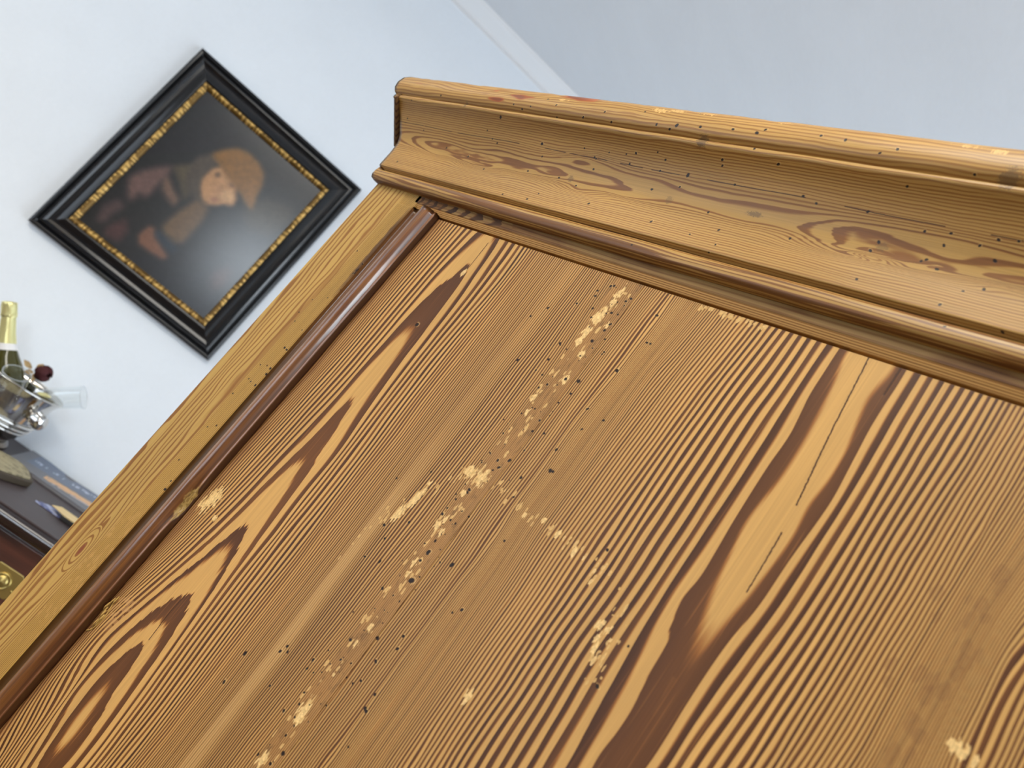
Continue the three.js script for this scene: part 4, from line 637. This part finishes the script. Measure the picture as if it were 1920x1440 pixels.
// ---------------------------------------------------------------- silver cooler with bottle, glasses and a dried rose
const lathe = (pts, n = 64) => new THREE.LatheGeometry(pts.map(([x, y]) => new THREE.Vector2(x, y)), n);
const direction = (s, y, q) => new THREE.Vector3().addScaledVector(DW, s).addScaledVector(NW, q).add(new THREE.Vector3(0, y, 0)).normalize();
const lean = (o, s, y, q) => o.quaternion.setFromUnitVectors(new THREE.Vector3(0, 1, 0), direction(s, y, q));
const silver = new THREE.MeshStandardMaterial({ color: srgb(206, 203, 198), metalness: 1, roughness: 0.08 });
const rimGlass = new THREE.MeshPhysicalMaterial({ color: srgb(226, 232, 236), transmission: 0.5, thickness: 0, roughness: 0.15, ior: 1.5 });
const clear = new THREE.MeshPhysicalMaterial({ color: srgb(253, 254, 254), transmission: 1, thickness: 0, roughness: 0, ior: 1.5 });
{
  const CS = -0.456, CQ = 0.172, t = thing('wine_cooler', 'round polished silver wine cooler with knob handles standing on the mahogany chest', 'wine cooler', place(CS, CQ, CHEST_TOP), TURN);
  mesh('bowl', lathe([[0.0005, 0.012], [0.074, 0.012], [0.078, 0.02], [0.083, 0.034], [0.0855, 0.042], [0.089, 0.046], [0.0935, 0.056], [0.0965, 0.07], [0.0985, 0.09], [0.101, 0.112], [0.106, 0.124], [0.1095, 0.1285], [0.1095, 0.1305], [0.106, 0.1310], [0.0985, 0.124], [0.0965, 0.11], [0.092, 0.07], [0.085, 0.03], [0.0005, 0.02]], 96), silver, t);
  mesh('foot', lathe([[0.0005, 0.0002], [0.083, 0.0002], [0.0855, 0.003], [0.0855, 0.008], [0.081, 0.013], [0.0725, 0.016], [0.0005, 0.016]], 72), new THREE.MeshStandardMaterial({ color: srgb(120, 108, 96), metalness: 1, roughness: 0.2 }), t);
  mesh('rim_band', new THREE.TorusGeometry(0.109, 0.0022, 10, 96).rotateX(Math.PI / 2).translate(0, 0.1297, 0), silver, t);
  for (const [r, y] of [[0.0985, 0.062], [0.0955, 0.052], [0.0905, 0.0435]]) mesh('ring', new THREE.TorusGeometry(r, 0.0032, 12, 96).rotateX(Math.PI / 2).translate(0, y, 0), silver, t);
  for (const k of [1, -1]) mesh('knob_handle', lathe([[0.0005, 0], [0.012, 0], [0.009, 0.005], [0.009, 0.010], [0.0155, 0.0115], [0.0170, 0.014], [0.0155, 0.0165], [0.0155, 0.029], [0.0145, 0.034], [0.0110, 0.0375], [0.0005, 0.0385]], 36).rotateZ(-Math.PI / 2 * k).rotateY(-0.5 * k).translate(0.086 * k, 0.092, 0.046 * k), silver, t);
  t.scale.set(1.08, 1.16, 1.08);

  // champagne bottle leaning to the left in the cooler
  const bottle = thing('champagne_bottle', 'champagne bottle with pale gold foil neck leaning in the silver cooler', 'bottle', place(-0.402, 0.162, CHEST_TOP + 0.0275));
  lean(bottle, -0.163, 0.238, 0.022);
  const green = new THREE.MeshPhysicalMaterial({ color: srgb(96, 92, 40), roughness: 0.05, transmission: 0.55, thickness: 0.02, attenuationColor: new THREE.Color(0.30, 0.26, 0.06), attenuationDistance: 0.03, ior: 1.5 });
  mesh('glass_body', lathe([[0.0005, 0.006], [0.028, 0.0], [0.0385, 0.002], [0.041, 0.01], [0.041, 0.125], [0.0395, 0.14], [0.034, 0.158], [0.0275, 0.175], [0.0225, 0.19], [0.0195, 0.205], [0.0165, 0.225], [0.0145, 0.262], [0.0005, 0.262]], 56), green, bottle);
  const foil = new THREE.MeshStandardMaterial({ color: srgb(238, 230, 164), metalness: 0.65, roughness: 0.3 });
  const sleeve = lathe([[0.0202, 0.2015], [0.0190, 0.212], [0.0172, 0.226], [0.0160, 0.245], [0.0152, 0.262], [0.0152, 0.264], [0.0170, 0.2655], [0.0172, 0.269], [0.0165, 0.272], [0.0160, 0.285], [0.0163, 0.292], [0.0155, 0.2965], [0.012, 0.299], [0.0005, 0.2995]].map(([r, y]) => [r, y]), 72);
  { const p = sleeve.attributes.position; for (let i = 0; i < p.count; i++) { const y = p.getY(i), a = Math.atan2(p.getZ(i), p.getX(i)), w = 1 + (y > 0.262 ? 0.14 : 0.025) * (noise(Math.cos(a) * 4 + 9, Math.sin(a) * 4 + y * 300) - 0.5); p.setX(i, p.getX(i) * w); p.setZ(i, p.getZ(i) * w); } sleeve.computeVertexNormals(); }
  mesh('foil', sleeve, foil, bottle).userData.label = 'pale gold foil';
  mesh('neck_label', lathe([[0.0234, 0.1885], [0.0206, 0.2015], [0.0202, 0.2035]], 56), new THREE.MeshStandardMaterial({ color: srgb(226, 224, 222), roughness: 0.4, side: THREE.DoubleSide }), bottle).userData.label = 'white paper band';

  // two flutes
  const fluteShape = [[0.0005, 0.0], [0.006, 0.0005], [0.012, 0.006], [0.018, 0.018], [0.0225, 0.036], [0.0255, 0.06], [0.0272, 0.09], [0.0285, 0.125], [0.0278, 0.1255], [0.0264, 0.09], [0.0247, 0.06], [0.0216, 0.036], [0.017, 0.0185], [0.011, 0.0075], [0.0005, 0.004]];
  const flute = (label, pos, dir) => {
    const g = thing('wine_glass', label, 'glass', pos, 0, 'clear flutes in the silver cooler'); lean(g, ...dir);
    mesh('bowl', lathe(fluteShape, 48), clear, g);
    mesh('rim', new THREE.TorusGeometry(0.0282, 0.0007, 8, 64).rotateX(Math.PI / 2).translate(0, 0.1252, 0), rimGlass, g);
    mesh('stem', lathe([[0.0035, -0.02], [0.003, -0.01], [0.0045, -0.003], [0.006, 0.0006]], 20), clear, g);
    return g;
  };
  flute('clear flute with its open mouth towards the camera, in front of the champagne bottle', place(-0.415, 0.228, CHEST_TOP + 0.062), [-0.017, 0.1165, 0.062]);
  flute('clear flute lying out over the right rim of the silver cooler', place(-0.418, 0.10, CHEST_TOP + 0.108), [0.088, 0.078, 0.01]);

  // gold-foil covered morsel at the rim
  const morsel = thing('foil_wrapped_piece', 'small lens-shaped olive piece with gold foil on the right rim of the cooler', 'decoration', place(-0.374, 0.205, CHEST_TOP + 0.148));
  lean(morsel, -0.25, 0.95, 0.1);
  const lens = lathe([[0.0005, -0.008], [0.014, -0.006], [0.025, -0.001], [0.0268, 0.0012], [0.024, 0.0032], [0.014, 0.0075], [0.0005, 0.009]], 40);
  mesh('lens', lens, new THREE.MeshPhysicalMaterial({ color: srgb(74, 68, 40), roughness: 0.2, clearcoat: 0.6 }), morsel);
  mesh('foil_cap', lathe([[0.0150, 0.0076], [0.0115, 0.0105], [0.006, 0.0122], [0.0005, 0.0126]], 40), foil, morsel).userData.label = 'gold foil cap';

  // dried rose
  const rose = thing('dried_rose', 'dried dark red rose head with pale curled leaves above the silver cooler', 'dried flower', place(-0.457, 0.115, CHEST_TOP + 0.039));
  const curve = new THREE.CatmullRomCurve3([[0, 0, 0], [0.004, 0.05, 0.004], [0.012, 0.095, 0.006], [0.021, 0.128, 0.008]].map(([s, y, q]) => new THREE.Vector3().addScaledVector(DW, s).addScaledVector(NW, q).add(new THREE.Vector3(0, y, 0))));
  mesh('stem', new THREE.TubeGeometry(curve, 24, 0.0016, 8), new THREE.MeshStandardMaterial({ color: srgb(128, 104, 72), roughness: 0.9 }), rose);
  const petal = (a, r, h, open) => {
    const g = new THREE.SphereGeometry(r, 14, 10, a, 1.9, 0.25, 1.75).scale(1, h, 1), p = g.attributes.position;
    for (let i = 0; i < p.count; i++) { const y = p.getY(i), k = 1 + open * Math.max(0, y / (r * h)) + 0.12 * (noise(p.getX(i) * 300 + a, y * 300) - 0.5); p.setX(i, p.getX(i) * k); p.setZ(i, p.getZ(i) * k); }
    return g;
  };
  const petals = []; for (let i = 0; i < 11; i++) petals.push(petal(i * 2.4, 0.0112 + 0.0008 * i, 1.15, 0.25 + 0.02 * i));
  const bloom = mergeGeometries(petals); bloom.computeVertexNormals();
  bloom.applyQuaternion(new THREE.Quaternion().setFromUnitVectors(new THREE.Vector3(0, 1, 0), direction(0.8, 0.3, 0.4))); bloom.translate(...new THREE.Vector3().addScaledVector(DW, 0.029).addScaledVector(NW, 0.012).add(new THREE.Vector3(0, 0.142, 0)).toArray());
  mesh('bloom', bloom, new THREE.MeshStandardMaterial({ color: srgb(66, 18, 22), roughness: 0.85, side: THREE.DoubleSide }), rose);
  const dry = new THREE.MeshStandardMaterial({ color: srgb(188, 160, 116), roughness: 0.85, side: THREE.DoubleSide });
  for (const [s, y, q, ds, dy, len] of [[0.006, 0.137, 0.012, -1, 0.25, 0.026], [0.016, 0.142, 0.012, 0.15, 1, 0.02], [0.02, 0.134, 0.012, 0.3, -1, 0.022], [0.014, 0.132, 0.01, -0.8, -0.5, 0.018]]) {
    const P = [], I = [], n = 8, d = direction(ds, dy, 0.25), across = new THREE.Vector3().crossVectors(d, NW).normalize(), from = new THREE.Vector3().addScaledVector(DW, s).addScaledVector(NW, q).add(new THREE.Vector3(0, y, 0));
    for (let i = 0; i <= n; i++) for (const e of [-1, 0, 1]) { const k = i / n, w = 0.0065 * Math.sin(Math.PI * (0.08 + 0.9 * k)), v = from.clone().addScaledVector(d, len * k).addScaledVector(across, e * w).addScaledVector(NW, 0.003 * Math.sin(k * 5) + (e ? 0.0016 : 0)); P.push(v.x, v.y, v.z); }
    for (let i = 0; i < n; i++) for (let j = 0; j < 2; j++) { const a = i * 3 + j; I.push(a, a + 1, a + 3, a + 1, a + 4, a + 3); }
    const g = new THREE.BufferGeometry(); g.setAttribute('position', new THREE.Float32BufferAttribute(P, 3)); g.setIndex(I); g.computeVertexNormals();
    mesh('leaf', g, dry, rose);
  }
}

// ---------------------------------------------------------------- flat things on the chest
const lying = (pts) => { const o = new THREE.Shape(); pts.forEach(([s, q], i) => (i ? o.lineTo(s, -q) : o.moveTo(s, -q))); o.closePath(); return o; };   // outline in (s, q); rotateX(-90) puts it on the top
{
  const S = -0.36, Q = 0.33, t = thing('stone_slice', 'pale speckled pointed slab with a dark brown rim lying on the chest', 'slab', place(S, Q, CHEST_TOP), TURN);
  const outline = new THREE.CatmullRomCurve3([[-0.253, 0.309], [-0.252, 0.324], [-0.268, 0.356], [-0.296, 0.398], [-0.345, 0.432], [-0.42, 0.445], [-0.47, 0.41], [-0.465, 0.34], [-0.41, 0.292], [-0.36, 0.268], [-0.325, 0.248], [-0.297, 0.243], [-0.272, 0.268]].map(([s, q]) => new THREE.Vector3(s - S, q - Q, 0)), true, 'catmullrom', 0.4);
  const ring = outline.getPoints(90), at = (k) => lying(ring.map((v) => [v.x * k + 0.003 * (1 - k) * 0, v.y * k]));
  mesh('rim', new THREE.ExtrudeGeometry(at(0.965), { depth: 0.010, bevelEnabled: true, bevelSize: 0.004, bevelThickness: 0.003, bevelSegments: 4 }).rotateX(-Math.PI / 2).translate(0, 0.0032, 0), new THREE.MeshStandardMaterial({ color: srgb(62, 50, 32), roughness: 0.6 }), t).userData.label = 'dark brown rim';
  const pic = new Picture(256, 256).fill((x, y, out) => { const f = fbm(x * 16, y * 16), d = step(0.56, 0.72, fbm(x * 22 + 5, y * 22)), sp = noise(x * 120, y * 120); out[0] = lerp(132, 168, f) - 44 * d + 10 * sp; out[1] = lerp(124, 156, f) - 42 * d + 10 * sp; out[2] = lerp(96, 122, f) - 38 * d + 8 * sp; out[3] = 0.5 + 0.4 * (f - 0.5); });
  const face = new THREE.MeshStandardMaterial({ ...pic.textures(), bumpScale: 0.001, roughness: 0.6 });
  mesh('face', flatUV(new THREE.ExtrudeGeometry(at(0.9), { depth: 0.002, bevelEnabled: true, bevelSize: 0.002, bevelThickness: 0.0012, bevelSegments: 2 }).rotateX(-Math.PI / 2).translate(0, 0.0155, 0), (x) => x / 0.2, (x, y, z) => z / 0.2), face, t);
}
{ // a printed sheet against the wall: blue band with pale lettering, orange picture band
  const S = -0.19, Q = 0.126, t = thing('magazine', 'grey printed magazine with blue band, pale lettering and orange picture lying against the wall', 'magazine', place(S, Q, CHEST_TOP), TURN);
  const W = 0.30, D = 0.20, pic = new Picture(512, 384).fill((x, y, out) => {
    const s = S - W / 2 + x * W, q = Q + D / 2 - y * D, slant = q + (s + 0.23) * 0.28, n = 0.96 + 0.08 * fbm(x * 20, y * 20);
    let c = [92, 91, 96];
    if (slant < 0.135 && s > -0.315) c = [86, 98, 120];
    const top = 0.083 + 0.0035 * Math.sin(s * 210), letter = Math.abs(slant - top) < 0.0115 * (0.75 + 0.4 * noise(s * 160, 3)) && (s > -0.308 && s < -0.233 || s > -0.212) && noise(s * 240, 7) > 0.3 && noise(s * 330, slant * 180) > 0.28;
    if (letter) c = [178, 184, 206];
    const or = slant > 0.148 + 0.006 * noise(s * 90, 1) && slant < 0.186 + 0.012 * noise(s * 70, 5) && s > -0.258;
    if (or) c = noise(s * 160, slant * 200) > 0.7 ? [168, 138, 120] : [212, 162, 104];
    if (!or && slant >= 0.186 && slant < 0.2 && s > -0.235 && noise(s * 120, 9) > 0.5) c = [168, 156, 158];
    for (let k = 0; k < 3; k++) out[k] = c[k] * n; out[3] = 0.5;
  });
  const print = new THREE.MeshPhysicalMaterial({ map: pic.textures(THREE.ClampToEdgeWrapping, false).map, roughness: 0.5, clearcoat: 0.3, clearcoatRoughness: 0.3 });
  const cover = new THREE.BoxGeometry(W, 0.0008, D, 24, 1, 8).translate(0, 0.0072, 0), p = cover.attributes.position;
  for (let i = 0; i < p.count; i++) p.setY(i, p.getY(i) + 0.0012 * Math.sin(p.getX(i) * 40) * step(0.02, -0.11, p.getZ(i)));
  cover.computeVertexNormals();
  mesh('cover', flatUV(cover, (x) => (x + W / 2) / W, (x, y, z) => 1 - (z + D / 2) / D), print, t);
  mesh('pages', box(W - 0.002, 0.0066, D - 0.002, 0.001, 0, 0.0034, 0), new THREE.MeshStandardMaterial({ color: srgb(120, 118, 120), roughness: 0.8 }), t);
}
{ // fan-shaped leaflet with a cream flap over a thin dark booklet
  const S = -0.15, Q = 0.37, t = thing('leaflet', 'small blue and white fan-patterned leaflet with cream flap near the front of the chest', 'leaflet', place(S, Q, CHEST_TOP), TURN);
  const arcPts = []; for (let i = 0; i <= 24; i++) { const a = lerp(Math.PI * 1.03, Math.PI * 2.0, i / 24); arcPts.push([0.024 + 0.088 * Math.cos(a) * (1 + 0.04 * (i % 2)), 0.014 + 0.058 * Math.sin(a) * (1 + 0.05 * (i % 2))]); }
  const g = new THREE.ExtrudeGeometry(lying(arcPts), { depth: 0.0012, bevelEnabled: false }).rotateX(-Math.PI / 2).translate(0, 0.0004, 0);
  const pic = new Picture(256, 256).fill((x, y, out) => { const a = Math.atan2(y - 0.1, x - 0.62), r = Math.hypot(y - 0.1, x - 0.62), w = noise(a * 9, r * 4) > 0.5 || noise(x * 40, y * 40) > 0.8; const c = w ? [164, 172, 204] : [84, 92, 138]; for (let k = 0; k < 3; k++) out[k] = c[k]; out[3] = 0.5; });
  mesh('fan', flatUV(g, (x) => (x + 0.1) / 0.2, (x, y, z) => 0.5 - z / 0.16), new THREE.MeshStandardMaterial({ map: pic.textures(THREE.ClampToEdgeWrapping, false).map, roughness: 0.5 }), t);
  mesh('flap', new THREE.ExtrudeGeometry(lying([[-0.035, -0.004], [-0.02, -0.034], [0.03, -0.032], [0.078, -0.005], [0.07, 0.014], [0.0, 0.014]]), { depth: 0.0015, bevelEnabled: false }).rotateX(-Math.PI / 2).translate(0, 0.0098, 0), new THREE.MeshStandardMaterial({ color: srgb(216, 190, 136), roughness: 0.6 }), t).userData.label = 'cream flap';
  mesh('booklet', new THREE.ExtrudeGeometry(lying([[-0.008, -0.02], [0.08, -0.02], [0.08, 0.018], [-0.004, 0.018]]), { depth: 0.0065, bevelEnabled: true, bevelSize: 0.001, bevelThickness: 0.0008, bevelSegments: 2 }).rotateX(-Math.PI / 2).translate(0, 0.0022, 0), new THREE.MeshStandardMaterial({ color: srgb(28, 26, 24), roughness: 0.5 }), t).userData.label = 'thin dark booklet';
}

renderer.render(scene, camera);
